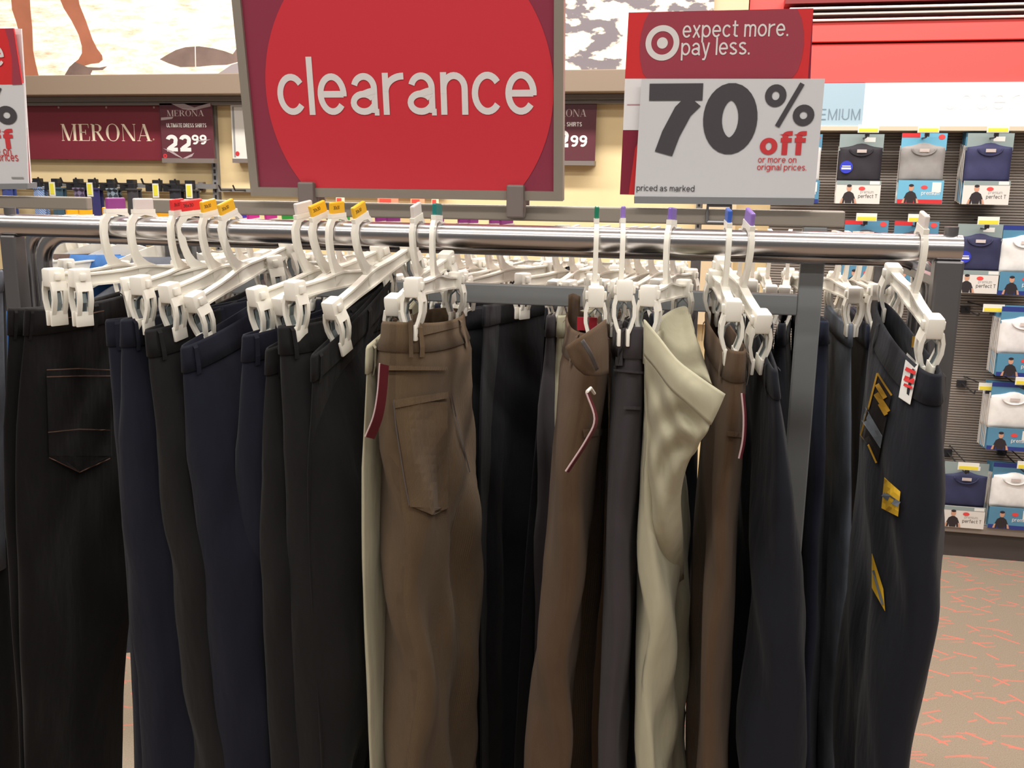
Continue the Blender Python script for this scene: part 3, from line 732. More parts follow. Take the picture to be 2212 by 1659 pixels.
PK = [(1862, 290, YP, 'grey', (42, 38, 46), 'black perfect T undershirt pack with round blue sticker, top row of the slat wall', 1),
      (1997, 288, YP, 'cyan', (150, 146, 144), 'grey undershirt pack with bright cyan cards, top row of the slat wall', 1),
      (2140, 288, YP, 'grey', (52, 54, 92), 'navy perfect T undershirt pack at the right of the top row', 1),
      (1730, 290, YP, 'blue', (230, 228, 226), 'white undershirt pack half hidden behind the 70 percent card', 0),
      (1872, 476, YP, 'blue', (60, 62, 70), 'blue-headed undershirt pack just above the rail beside the sign bar end', 1),
      (1980, 478, YP, 'blue', (60, 62, 70), 'blue-headed undershirt pack behind the rightmost white hanger hook', 1),
      (2118, 484, YP, 'grey', (48, 50, 84), 'navy perfect T undershirt pack with round blue sticker beside the rail end', 1),
      (2216, 487, YP, 'navy', (232, 230, 228), 'white undershirt pack at right edge beside the rail end', 1),
      (2214, 663, 4.40, 'navy', (226, 222, 222), 'white undershirt pack in third row at the right picture edge', 1),
      (2192, 826, 4.40, 'navy', (230, 228, 226), 'white undershirt pack in fourth row with crossed-arms figure on blue card', 1),
      (2088, 998, 4.42, 'grey', (44, 48, 82), 'navy perfect T undershirt pack in the bottom row', 1),
      (2194, 1000, 4.42, 'navy', (232, 230, 228), 'white undershirt pack in bottom row at the right picture edge', 1)]
for px, py, Y, kind, colr, lb, dt in PK:
    t = shirt_pack(px, py, Y, kind, colr, lb, detail=True)
    if 'sticker' in lb:
        o = t.location; pl = Plane(0, Y-.030, 0)
        disc(pl.fr, o[0]-.058, o[2]+.158, .027, mat('sticker_blue', (52, 62, 190), .4), t, 'sticker', lift=.001, n=24)
        rect(pl.fr, o[0]-.076, o[0]-.04, o[2]+.160, o[2]+.164, WHITETXT, t, 'sticker_print', .0016)
        rect(pl.fr, o[0]-.078, o[0]-.038, o[2]+.148, o[2]+.156, WHITETXT, t, 'sticker_print', .0016)
# packs behind the front ones on the same peg: only their edges show
for px, py, Y, kind, colr, lb, n in ((2140, 288, YP+.04, 'blue', (224, 222, 220), 'top right navy pack', 3), (2192, 826, 4.44, 'navy', (224, 222, 222), 'fourth row white pack', 4), (2194, 1000, 4.46, 'navy', (224, 222, 222), 'bottom row white pack', 4), (2214, 663, 4.44, 'navy', (218, 216, 216), 'third row white pack', 4)):
    for k in range(n):
        shirt_pack(px-4-4*k, py-1-k, Y+.036*k, kind, colr, ordinal(lb)+' pack behind the '+lb+', only its edge showing', group='packs behind the '+lb, detail=False)
shirt_pack(2078, 1092, 4.47, 'grey', (44, 48, 82), 'lower perfect T pack peeking out under the bottom row navy pack', hgt=.23)
for k, (px, py, Y, lb) in enumerate(((1866, 297, YP-.02, 'peg hook with yellow price label above the black pack'), (1993, 297, YP-.02, 'peg hook with yellow price label above the cyan carded pack'), (2140, 297, YP-.02, 'peg hook with yellow price label above the top right navy pack'),
        (1862, 484, YP-.02, 'peg hook with price label over the pack beside the sign bar end'), (1972, 486, YP-.02, 'peg hook with price label above the rightmost hanger'), (2120, 492, YP-.02, 'peg hook with price label above the navy pack beside the rail end'),
        (2105, 676, 4.50, 'empty peg hook with yellow price label beside the third row white packs'), (2096, 842, 4.50, 'empty peg hook with yellow price label beside the fourth row white packs'),
        (2078, 1012, 4.38, 'peg hook with yellow price label above the bottom row navy pack'), (2200, 832, 4.36, 'peg hook with label at right edge above the fourth row'), (2204, 1010, 4.38, 'peg hook with label at right edge above the bottom row'))):
    peg(px, py, Y, lb, lbl_dx=.05 if 'empty' in lb else .0)

# ------------------------------------------------------------------ clothing rack
YF, YC, YB = 1.20, 1.41, 1.62          # front rail, centre frame, rear rail
ZR = 1.582; RR = .0158; ZF = ZR; ZB = ZR-.027
xl = atY(24, 482, YF)[0]; xr = atY(2052, 528, YF)[0]
rack = thing('clothing_rack', ((xl+xr)/2, YC, 0), 'chrome double-rail clothing rack hung with clearance trousers', 'clothing rack')
MB().tube([(xl-.03, YF, ZR), (xr+.012, YF, ZR)], RR, 28).out('front_rail', CHROME, rack, smooth=True)
autosmooth(bpy.data.objects['front_rail'])
autosmooth(MB().tube([(xl-.03, YB, ZB), (xr+.012, YB, ZB)], RR, 20).out('rear_rail', CHROME, rack))
for x in (xl, xr):
    for y in (YF, YB):
        zz = ZF if y == YF else ZB; hw_ = .0125 if x == xl else .016
        obox('post', x-hw_, x+hw_, y-.012, y+.012, .02, zz-RR+.002, STEEL, rack, bev=.003)
        autosmooth(MB().tube([(x, y, zz+RR-.003), (x, y, zz+RR+.009)], .008, 14).out('screw_cap', STEEL, rack))
    zz = ZR-.050 if x == xr else .35; obox('end_bar', x-.006, x+.006, YF+.012, YB-.012, zz, zz+.013, STEEL, rack, bev=.002)
    obox('foot', x-.02, x+.02, YF-.12, YB+.12, 0, .03, STEEL, rack, bev=.004)
# bent tube hoops inside the end posts
zh = atY(250, 519, YC-.03)[2]+.006
for k, (y, pxl, pxr, zz) in enumerate(((YC-.03, 99, 2009, zh), (YC+.05, 72, 1985, zh+.006))):
    x0 = atY(pxl, 600, y)[0]; x1 = atY(pxr, 620, y)[0]; r = .045; pts = [(x0, y, .03)]
    pts += [(x0, y, zz-r)]+[(x0+r-r*math.cos(th), y, zz-r+r*math.sin(th)) for th in [math.pi/2*i/8 for i in range(1, 9)]]
    pts += [(x1-r+r*math.sin(th), y, zz-r+r*math.cos(th)) for th in [math.pi/2*i/8 for i in range(0, 9)]]+[(x1, y, .03)]
    autosmooth(MB().tube(pts, .0125, 16).out('hoop_tube', CHROME, rack))
# flat centre frame carrying the sign bar
xc0 = atY(400, 540, YC)[0]; xc1 = atY(1752, 600, YC)[0]
zb0, zb1 = atY(1240, 662, YC)[2], atY(1240, 619, YC)[2]
zs0, zs1 = atY(1100, 476, YC)[2], atY(1100, 443, YC)[2]
xs0_, xs1_ = atY(325, 435, YC)[0], atY(1823, 480, YC)[0]
for x in (xc0, xc1): obox('frame_post', x-.0165, x+.0165, YC-.008, YC+.008, .02, zs0, GREYPAINT, rack, bev=.002)
obox('cross_bar', xc0+.0165, xc1-.0165, YC-.007, YC+.007, zb0, zb1, GREYPAINT, rack, bev=.002)
obox('sign_bar', xs0_, xs1_, YC-.009, YC+.009, zs0, zs1, TAUPE, rack, bev=.0025)

# left neighbour's sign bar
rack2 = thing('clothing_rack', (-1.7, YC, 0), 'neighbouring clothing rack whose sign bar ends at the left picture edge', 'clothing rack')
zq0, zq1 = atY(80, 453, YC)[2], atY(80, 425, YC)[2]; xq = atY(163, 440, YC)[0]
obox('sign_bar', -2.2, xq, YC+.03, YC+.045, zq0, zq1, TAUPE, rack2, bev=.002)
for x in (-2.15, -1.5): obox('frame_post', x-.016, x+.016, YC+.03, YC+.045, 0, zq0, GREYPAINT, rack2)
obox('cross_bar', -2.134, -1.516, YC+.031, YC+.044, 1.40, 1.43, GREYPAINT, rack2)

# ------------------------------------------------------------------ clearance sign
CLR_BG = mat('clearance_dark_red', (142, 52, 74), .38); CLR = mat('clearance_red', (208, 52, 64), .38)
LETW = mat('sign_white_ink', (226, 222, 222), .4); SFRAME = mat('sign_frame_grey', (152, 144, 134), .4, .25)
zbot = atY(880, 428, YC-.02)[2]
S = Plane((atY(545, 420, YC-.02)[0]+atY(1217, 430, YC-.02)[0])/2, YC-.02, zbot, 7.0)
hwid = (S.px(1217, 430)[0]-S.px(545, 415)[0])/2
u_c, v_c = S.px(876, 197); rad = (S.px(1187, 200)[0]-S.px(566, 190)[0])/2
top = v_c+rad*1.25; fw = .0135
sign = thing('clearance_sign', S.fr(0, 0), 'big red sign reading clearance in a grey frame on the sign bar', 'sign')
mb = MB()
for (u0, u1, v0, v1) in ((-hwid, hwid, 0, fw), (-hwid, hwid, top-fw, top), (-hwid, -hwid+fw, fw, top-fw), (hwid-fw, hwid, fw, top-fw)):
    mb.prism([(u0, v0), (u1, v0), (u1, v1), (u0, v1)], lambda a, b, c: S.fr(a, b, c+.005), .016)
mb.out('frame', SFRAME, sign)
MB().prism([(-hwid+fw, fw), (hwid-fw, fw), (hwid-fw, top-fw), (-hwid+fw, top-fw)], lambda a, b, c: S.fr(a, b, c), .006).out('panel', CLR_BG, sign)
disc(S.fr, u_c, v_c, rad, CLR, sign, 'circle_print', lift=.0008, n=96, clip=(-hwid+fw, hwid-fw, fw, top-fw))
u0, v0 = S.px(604, 246); u1, v1 = S.px(1160, 250)
lettering('clearance', S.fr, u0, (v0+v1)/2, LETW, sign, width=u1-u0, w=.16, lift=.0016, track=-.03, aspect=1.02)
for px in (662, 1113):
    x = atY(px, 440, YC-.03)[0]
    ob = MB().box(x-.013, x+.013, YC-.034, YC-.010, atY(px, 470, YC)[2], zbot+.022, .003).out('clamp', TAUPE_D, sign)
    obox('clamp_back', x-.013, x+.013, YC+.010, YC+.014, zs0, zs1+.01, TAUPE_D, sign)

# ------------------------------------------------------------------ percent-off cards
GREYINK2 = mat('dark_grey_ink', (72, 68, 74), .5); CARDG = mat('card_grey_white', (214, 214, 218), .5); REDINK = mat('card_red_ink', (206, 58, 64), .5)
DKRED = mat('card_dark_red', (160, 62, 78), .4); BRED = mat('card_bright_red', (214, 48, 52), .4)
zk = atY(1565, 438, YC-.02)[2]
T = Plane(atY(1565, 438, YC-.02)[0], YC-.02, zk, 4.0)
card = thing('percent_off_sign', T.fr(0, 0), 'white and red card sign reading 70% off on the right of the sign bar', 'sign')
B = T.shift(-.012)
def quad(pl, pts): return [pl.px(*p) for p in pts]
q = quad(B, [(1339, 420), (1740, 430), (1757, 18), (1358, 27)])
MB().prism(q, lambda a, b, c: B.fr(a, b, c), .003).out('back_card', mat('card_maroon', (132, 34, 56), .4), card)
flat(B.fr, quad(B, [(1350, 170), (1745, 170), (1757, 18), (1358, 27)]), BRED, card, 'red_print', .0005)
# dark ellipse clipped to the header
cu, cv = B.px(1556, 100); ru = B.px(1736, 100)[0]-cu
vb = B.px(1556, 170)[1]; vt = B.px(1556, 23)[1]
pts = []
for i in range(40):
    th = 2*math.pi*i/40; pts.append((cu+ru*math.cos(th), min(max(cv+ru*.98*math.sin(th), vb), vt)))
flat(B.fr, pts, DKRED, card, 'circle_print', .0010)
flat(B.fr, quad(B, [(1346, 281), (1400, 281), (1405, 170), (1350, 170)]), mat('card_white', (236, 234, 236), .5), card, 'white_print', .0005)
u0, v0 = B.px(1355, 227); rect(B.fr, u0, B.px(1386, 227)[0], v0, v0+.0012, mat('pink_ink', (190, 140, 150), .5), card, 'rule_print', .0012)
flat(B.fr, quad(B, [(1358, 420), (1376, 420), (1388, 290), (1372, 320)]), BRED, card, 'red_arc_print', .0007)
bu, bv = B.px(1431, 93); r0 = (B.px(1468, 93)[0]-B.px(1395, 93)[0])/2
disc(B.fr, bu, bv, r0, LETW, card, 'ring_print', r_in=r0*.66, lift=.0016)
disc(B.fr, bu, bv, r0*.32, LETW, card, 'dot_print', lift=.0016)
for s, x0, x1, yb in (('expect more.', 1474, 1702, 82), ('pay less.', 1471, 1619, 120)):
    u0, v0 = B.px(x0, yb); u1, _ = B.px(x1, yb); lettering(s, B.fr, u0, v0, LETW, card, width=u1-u0, w=.15, lift=.0016, aspect=1.08)
q = quad(T, [(1370, 428), (1759, 432), (1782, 170), (1386, 170)])
MB().prism(q, lambda a, b, c: T.fr(a, b, c), .003).out('front_card', CARDG, card)
q = quad(T, [(1370, 439), (1757, 443), (1759, 428), (1370, 424)])
MB().prism(q, lambda a, b, c: T.fr(a, b, c+.003), .020).out('card_holder', mat('holder_grey', (132, 134, 138), .5), card)
u0, v0 = T.px(1398, 332); u1, _ = T.px(1631, 332); v2 = T.px(1500, 180)[1]
lettering('70', T.fr, u0, v0, GREYINK2, card, width=u1-u0, xh=(v2-v0)/1.4, w=.335, lift=.001, track=-.1)
u0, v0 = T.px(1648, 272); u1, _ = T.px(1757, 272); v2 = T.px(1700, 182)[1]
lettering('%', T.fr, u0, v0, GREYINK2, card, width=u1-u0, xh=(v2-v0)/1.4, w=.27, lift=.001)
u0, v0 = T.px(1640, 334); u1, _ = T.px(1738, 334); v2 = T.px(1690, 283)[1]
lettering('off', T.fr, u0, v0, REDINK, card, width=u1-u0, xh=(v2-v0)/1.4, w=.26, lift=.001)
for s, x0, x1, yb, w, m in (('or more on', 1637, 1720, 351, .15, REDINK), ('original prices.', 1635, 1742, 367, .15, REDINK), ('priced as marked', 1375, 1500, 412, .15, GREYINK2)):
    u0, v0 = T.px(x0, yb); u1, _ = T.px(x1, yb); lettering(s, T.fr, u0, v0, m, card, width=u1-u0, w=w, lift=.001, aspect=.95)
x0, x1 = atY(1528, 460, YC-.014)[0], atY(1578, 460, YC-.014)[0]
MB().tube([(x0, YC-.012, zs0+.004), (x0, YC-.012, zk-.004), (x1, YC-.012, zk-.004), (x1, YC-.012, zs0+.004)], .0028, 8).tube([(x0, YC-.012, zs0+.004), (x1, YC-.012, zs0+.004)], .0028, 8).out('wire_holder', mat('wire_grey', (140, 140, 144), .35, .7), card)

# left cut-off sign card
zk = atY(30, 412, YC+.02)[2]
L = Plane(atY(-150, 405, YC+.02)[0], YC+.02, zk, 4.0)
lsig = thing('percent_off_sign', L.fr(0, 0), 'red and white off card cut by the left picture edge', 'sign')
LB = L.shift(-.010)
MB().prism(quad(LB, [(-300, 395), (66, 396), (45, 62), (-300, 62)]), lambda a, b, c: LB.fr(a, b, c), .003).out('back_card', mat('card_white', (236, 234, 236), .5), lsig)
flat(LB.fr, quad(LB, [(40, 396), (66, 396), (59, 276), (40, 276)]), BRED, lsig, 'red_print', .0005)
MB().prism(quad(L, [(-320, 402), (61, 398), (51, 180), (-320, 186)]), lambda a, b, c: L.fr(a, b, c), .003).out('front_card', CARDG, lsig)
MB().prism(quad(L, [(-320, 186), (48, 182), (29, 61), (-320, 68)]), lambda a, b, c: L.fr(a, b, c+.0005), .003).out('red_card', BRED, lsig)
flat(L.fr, quad(L, [(27, 183), (48, 182), (29, 61), (12, 63), (20, 90), (27, 130)]), DKRED, lsig, 'dark_print', .0012)
u1, v0 = L.px(13, 143); k = u1-L.px(-18, 143)[0]
lettering('clearance', L.fr, u1-k*8.4, v0, LETW, lsig, width=k*8.4, w=.15, lift=.0018)
u1, v0 = L.px(40, 269); v2 = L.px(20, 190)[1]; k = u1-L.px(-62, 269)[0]
lettering('%', L.fr, u1-k, v0, GREYINK2, lsig, width=k, xh=(v2-v0)/1.4, w=.27, lift=.001)
lettering('70', L.fr, u1-k*3.2, v0-.03, GREYINK2, lsig, width=k*2.1, w=.335, lift=.001)
u1, v0 = L.px(32, 321); v2 = L.px(20, 278)[1]; k = u1-L.px(-52, 321)[0]
lettering('off', L.fr, u1-k, v0, REDINK, lsig, width=k, xh=(v2-v0)/1.4, w=.26, lift=.001)
for s, x0, x1, yb in (('or more on', -58, 26, 335), ('original prices', -60, 41, 347)):
    u0, v0 = L.px(x0, yb); u1, _ = L.px(x1, yb); lettering(s, L.fr, u0, v0, REDINK, lsig, width=u1-u0, w=.15, lift=.001, aspect=1.1)
u0, v0 = L.px(26, 386); u1, _ = L.px(52, 386); rect(L.fr, u0, u1, v0, v0+.003, mat('grey_ink', (150, 150, 150), .5), lsig, 'fine_print', .001)
MB().prism(quad(L, [(-320, 412), (62, 408), (62, 396), (-320, 400)]), lambda a, b, c: L.fr(a, b, c+.003), .024).out('card_holder', mat('holder_grey', (132, 134, 138), .5), lsig)
for x in (-1.5,): MB().tube([(x, YC+.03, zk-.004), (x, YC+.037, zq1-.004)], .0028, 8).out('wire_holder', mat('wire_grey', (140, 140, 144), .35, .7), lsig)

# ------------------------------------------------------------------ hangers (local: x along bar to the near end, z up, origin at the rail centre)
HA = .104
def hanger_meshes():
    hk = [(-.0175, 0, .004), (-.018, 0, .012), (-.0125, 0, .0195), (0, 0, .0225), (.0125, 0, .0195), (.0200, 0, .0085), (.0215, 0, -.006), (.0205, 0, -.020), (.0180, 0, -.032), (.0140, 0, -.042), (.0075, 0, -.051), (.002, 0, -.060)]
    wd = [.005, .006, .007, .008, .009, .0095, .0095, .0095, .010, .012, .018, .034]
    b = MB().ribbon(hk, (0, 1, 0), wd, .006)
    # tag shelf on top
    b.box(-.0155, .0175, -.0032, .0032, .0205, .0262)
    # bar: web with top and bottom flanges, slightly arched
    n = 24; top = []; bot = []
    for i in range(n+1):
        x = -HA+2*HA*i/n; k = 1-abs(x)/HA
        top.append((x, -.056+.004*math.exp(-(x/.03)**2)-.003*(1-k)**2)); bot.append((x, -.073+.003*k-.002*math.exp(-(x/.03)**2)))
    poly = top+bot[::-1]
    v = len(b.v)
    for y in (-.0016, .0016):
        for (x, z) in top: b.v.append((x, y, z))
        for (x, z) in bot: b.v.append((x, y, z))
    N = n+1
    for i in range(n):
        b.f.append((v+i, v+N+i, v+N+i+1, v+i+1)); w = v+2*N; b.f.append((w+i, w+i+1, w+N+i+1, w+N+i))
    b.ribbon([(p[0], 0, p[1]) for p in top], (0, 1, 0), .0026, .0105)
    b.ribbon([(p[0], 0, p[1]) for p in bot], (0, 1, 0), .0026, .0090)
    body = mesh('hanger_body', b.v, b.f, WHITE, world=False); autosmooth(body)
    # clip centred at x=0
    c = MB().box(-.012, .012, -.0095, .0095, -.075, -.050, .003)
    for s in (-1, 1):
        path = [(0, s*.0085, -.068), (0, s*.0115, -.080), (0, s*.0115, -.092), (0, s*.0085, -.103), (0, s*.0055, -.111), (0, s*.0050, -.124)]
        th = .0042
        # jaw made of two side rails, a foot and a head so that the window stays open
        for q in (-1, 1): c.ribbon([(p[0]+q*.0076, p[1], p[2]) for p in path[:5]], (1, 0, 0), th, .0062)
        c.ribbon([path[0], path[1]], (1, 0, 0), th, .0215)
        c.box(-.0118, .0118, min(s*.0032, s*.0072), max(s*.0032, s*.0072), -.127, -.107, .001)
        c.box(-.004, .004, min(s*.008, s*.0125), max(s*.008, s*.0125), -.066, -.056, .001)
    clip = mesh('clip', c.v, c.f, WHITE, world=False); autosmooth(clip)
    sp = MB()
    for s in (-1, 1): sp.ribbon([(0, 0, -.076), (0, s*.007, -.083), (0, s*.0085, -.095), (0, s*.005, -.107)], (1, 0, 0), .0012, .0075)
    spring = mesh('spring', sp.v, sp.f, mat('spring_steel', (150, 164, 172), .3, .8), world=False)
    ms = body.data, clip.data, spring.data
    for o in (body, clip, spring): bpy.data.objects.remove(o)
    return ms
HB, HC, HS = hanger_meshes()
TAGS = {'purple': (150, 62, 140), 'clear': (222, 214, 210), 'red': (226, 52, 56), 'yellow': (240, 184, 40), 'teal': (28, 120, 116), 'green': (26, 122, 92), 'lilac': (142, 112, 190), 'violet': (128, 100, 186), 'blue': (54, 96, 190), 'magenta': (206, 50, 150), 'lime': (56, 168, 70), 'orange': (246, 176, 30), 'indigo': (62, 66, 176)}
TAGM = {}
def tag_mesh(color):
    if color not in TAGM:
        tb = MB().box(-.0140, .0150, -.0028, .0028, .0255, .0412, .0018)
        o = mesh('size_tag', tb.v, tb.f, mat('tag_'+color, TAGS[color], .35, coat=.2), world=False); TAGM[color] = o.data; bpy.data.objects.remove(o)
    return TAGM[color]
INK = mat('tag_ink', (60, 36, 30), .6)
def hanger_axes(psi, tau):
    d = np.array([math.sin(psi), -math.cos(psi), 0.0])
    u = d*math.cos(tau)+np.array([0, 0, -math.sin(tau)]); w = d*math.sin(tau)+np.array([0, 0, math.cos(tau)])
    return u, np.cross(w, u), w
def make_hanger(X, Y, psi, tau, color, label, group=None, size=None, detail=True):
    u, v, w = hanger_axes(psi, tau)
    t = thing('trouser_hanger', (0, 0, 0), label, 'hanger', group)
    t.matrix_world = Matrix(((u[0], v[0], w[0], X), (u[1], v[1], w[1], Y), (u[2], v[2], w[2], ZR), (0, 0, 0, 1)))
    link(bpy.data.objects.new('hanger_body', HB), t)
    for s in (1, -1):
        c = link(bpy.data.objects.new('clip', HC), t); c.location = (s*(HA-.006), 0, 0)
        if detail: link(bpy.data.objects.new('spring', HS), c)
    if color:
        g = link(bpy.data.objects.new('size_tag', tag_mesh(color)), t)
        g['label'] = color+' size tag'
        if size:
            V, Fc, tot = text2d(size, .2); k = .0135/tot
            mesh('lettering', [(.002-p[0]*k+.010, .0030, .0315+p[1]*k*1.25) for p in V], Fc, INK, g, world=False)
            mesh('lettering', [(-.012+p[0]*k, -.0030, .0315+p[1]*k*1.25) for p in V], Fc, INK, g, world=False)
    return t
def solve_hanger(hpx, near):
    X = atY(hpx, 470+hpx*.0215+20, YF-.015)[0]
    best = None
    for tau in np.radians(np.arange(-14, 31, 1.0)):
        for psi in np.radians(np.arange(-100, 101, 2.0)):
            u, v, w = hanger_axes(psi, tau)
            p = np.array([X, YF, ZR])+u*HA+w*(-.054); q = pj(p)
            e = math.hypot(q[0]-near[0], q[1]-near[1])+abs(math.degrees(tau))*.35
            if best is None or e < best[0]: best = (e, psi, tau)
    return X, best[1], best[2], best[0]
HANG = [('purple', 240, (105, 585), None, 'white hanger with purple size tag, first on the front rail'),
        ('clear', 300, (162, 588), None, 'white hanger with clear size tag next to the purple-tagged one'),
        ('red', 375, (298, 603), '36x30', 'white hanger with red size tag, left one of two'),
        ('red', 412, (258, 618), '36x30', 'white hanger with red size tag, right one of two, half hidden'),
        ('yellow', 447, (358, 621), '30x30', 'white hanger with yellow size tag directly right of the red tags'),
        ('yellow', 492, (414, 643), '30x30', 'white hanger with yellow size tag standing alone before the wide gap'),
        ('clear', 655, (545, 628), None, 'white hanger with clear size tag left of three yellow tags'),
        ('yellow', 690, (602, 648), '30x30', 'white hanger with yellow size tag, first of three after the gap'),
        ('yellow', 722, (630, 613), '30x30', 'white hanger with yellow size tag, middle of three after the gap'),
        ('yellow', 778, (710, 657), '30x30', 'white hanger with yellow size tag, last of the yellow ones'),
        ('clear', 896, (845, 648), None, 'white hanger with clear tag seen edge-on beside the teal tag'),
        ('teal', 937, (893, 607), None, 'white hanger with teal size tag holding the brown corduroy trousers'),
        ('green', 1284, (1286, 626), None, 'white hanger with green size tag, seen edge-on'),
        ('lilac', 1341, (1350, 612), None, 'white hanger with lilac tag above the charcoal trousers'),
        ('violet', 1448, (1402, 624), None, 'white hanger with violet tag holding the cream trousers'),
        ('blue', 1570, (1588, 657), None, 'white hanger with blue size tag above tan trousers'),
        ('lilac', 1613, (1648, 683), None, 'white hanger with lilac tag right of the blue tag'),
        ('clear', 1992, (2022, 692), None, 'white hanger with clear tag near the right end of the front rail')]
SOL = []
for color, hpx, near, size, lb in HANG:
    X, psi, tau, e = solve_hanger(hpx, near); SOL.append((X, psi, tau))
    make_hanger(X, YF, psi, tau, color, lb, 'hangers on the front rail', size)
    print('HANG', hpx, round(math.degrees(psi)), round(math.degrees(tau)), round(e, 1))

# ------------------------------------------------------------------ trousers
def sgnpow(a, p): return np.sign(a)*np.abs(a)**p
class Trousers:
    def __init__(s, X, Y, psi, tau, rows, seed, m, label, group=None, bk=1.0, amp=1.0, length=1.02, M=44, dz=.03, aw=1.0, zoff=0.0, band=None, nloops=5, pinch=1.0, wr=.6, cat='trousers', name='trousers'):
        s.wr = wr
        s.X, s.Y = X, Y; rnd = random.Random(seed)
        s.ud = np.array([math.sin(psi), -math.cos(psi)]); s.vd = np.array([math.cos(psi), math.sin(psi)])
        s.slope = -math.tan(tau); s.zt = ZR-.104+zoff; s.bk = bk; s.amp = amp; s.aw = aw; s.pinch = pinch
        s.ph = [rnd.uniform(0, 6.28) for _ in range(6)]; s.fr = [rnd.uniform(1.6, 2.6), rnd.uniform(3.6, 5.2), rnd.uniform(7, 9)]
        s.length = length; s.S = None
        yn = Y-.10
        if rows:
            rows = [r if len(r) > 2 else (r[0], r[1], r[1]-1) for r in rows]; zz = []
            for (py, a, b) in rows: zz.append(atY((a+b)/2, py, yn)[2])
            s.rz = np.array(zz)[::-1]; s.ra = np.array([r[1] for r in rows], float)[::-1]; s.rb = np.array([r[2] for r in rows], float)[::-1]
            s.fit()
        s.build(m, label, group, M, dz, band or m, nloops, cat, name)
    def raw(s, phi, t, off=0.0):
        phi = np.asarray(phi, float); t = np.asarray(t, float)
        a = np.interp(t, [0, .04, .16, .3, .6, 1.05], [.118, .121, .134, .134, .118, .112])*s.aw
        b = np.interp(t, [0, .02, .05, .16, .3, .6, 1.05], [.010, .012, .020, .040, .052, .050, .052])*s.bk
        cu, su = np.cos(phi), np.sin(phi)
        pu = a*sgnpow(cu, .85); pv = b*sgnpow(su, .75)
        g = np.clip((t-.22)/.12, 0, 1)*.9*s.pinch
        pv = pv*(1-g*np.exp(-(pu/(.2*a))**2))
        A = np.interp(t, [0, .05, .2, .5, 1.0], [.06, .14, .4, .75, .95])*s.amp
        f = s.fr; p = s.ph; k = pu/a
        wob = .5*np.sin(f[0]*k+p[0]+1.6*t)+.34*np.sin(f[1]*k+p[1]-2.2*t)+.2*np.sin(f[2]*k+p[2]+1.2*t)*np.clip(t*4, 0, 1)
        pv = pv+b*A*wob
        win = np.clip((t-.06)/.1, 0, 1)
        pv = pv+b*s.wr*win*(.16*np.sin(7*k*np.sign(su+1e-9)+24*t+p[3])+.10*np.sin(-9*k+37*t+p[4])*np.sin(5*t+p[5]))
        n = np.stack([b*cu, a*su*1.0]); n = n/np.maximum(np.hypot(n[0], n[1]), 1e-9)
        pu = pu+n[0]*off; pv = pv+n[1]*off
        z = s.zt-t+s.slope*pu*np.clip(1-t/.45, 0, 1)
        z = z-.006*(1-(pu/a)**2)*np.clip(1-t/.1, 0, 1)
        return s.X+s.ud[0]*pu+s.vd[0]*pv, s.Y+s.ud[1]*pu+s.vd[1]*pv, z
    def fit(s):
        s.kt = np.linspace(0, s.length, 26); s.ks = np.ones(26); s.kd = np.zeros(26)
        phi = np.linspace(0, 2*math.pi, 90)
        for i, t in enumerate(s.kt):
            x, y, z = s.raw(phi, np.full(90, t))
            zc = s.zt-t
            ta = np.interp(zc, s.rz, s.ra); tb = np.interp(zc, s.rz, s.rb); sc, sh = 1.0, 0.0
            for _ in range(6):
                xx = (x-s.X)*sc+s.X+sh
                q = pj(np.stack([xx, y, z], -1))[:, 0]; lo, hi = q.min(), q.max()
                dep = (s.Y-.05)/FPX
                if tb > ta: sc *= min(max(((tb-ta)/(hi-lo)), .6), 1.5); sc = min(max(sc, .2), 4)
                xx = (x-s.X)*sc+s.X+sh; q = pj(np.stack([xx, y, z], -1))[:, 0]
                sh += ((ta+tb)/2-(q.min()+q.max())/2)*dep if tb > ta else (ta-q.min())*dep
            s.ks[i] = sc; s.kd[i] = sh
        ker = np.array([.25, .5, .25])
        s.ks = np.convolve(np.pad(s.ks, 1, 'edge'), ker, 'valid'); s.kd = np.convolve(np.pad(s.kd, 1, 'edge'), ker, 'valid'); s.S = True
    def surf(s, phi, t, off=0.0):
        x, y, z = s.raw(phi, t, off)
        if s.S:
            k = np.interp(t, s.kt, s.ks); d = np.interp(t, s.kt, s.kd)
            x0, _, _ = s.raw(phi, t, 0.0)
            x = (x0-s.X)*k+s.X+d+(x-x0)
        return np.stack([x, y, z], -1)
    def tube_mesh(s, name, ts, offs, m, parent, M):
        ph = np.linspace(0, 2*math.pi, M, endpoint=False); V = []; U = []
        for t, o in zip(ts, offs):
            P = s.surf(ph, np.full(M, t), o); V += [tuple(p) for p in P]
            U += [(k/M*.72, -t) for k in range(M)]
        Fc = []
        for r in range(len(ts)-1):
            for k in range(M): a = r*M+k; b = r*M+(k+1) % M; Fc.append((a, b, b+M, a+M))
        return mesh(name, V, Fc, m, parent, smooth=True, uvs=U)
    def build(s, m, label, group, M, dz, band, nloops, cat, name):
        c = s.surf(np.array([0.0, math.pi]), np.array([s.length, s.length])); b = c.mean(0)
        s.t = thing(name, (s.X, s.Y, float(b[2])), label, cat, group)
        ts = [.034]
        while ts[-1] < s.length-.01: ts.append(ts[-1]+dz)
        ts += [ts[-1], ts[-1]-.03]; offs = [0]*(len(ts)-2)+[-.003, -.003]
        s.tube_mesh('body', ts, offs, m, s.t, M)
        s.tube_mesh('waistband', [.037, .036, .02, .004, 0, .001, .02, .045], [.0, .0022, .0024, .0022, .0008, -.0012, -.002, -.002], band, s.t, M)
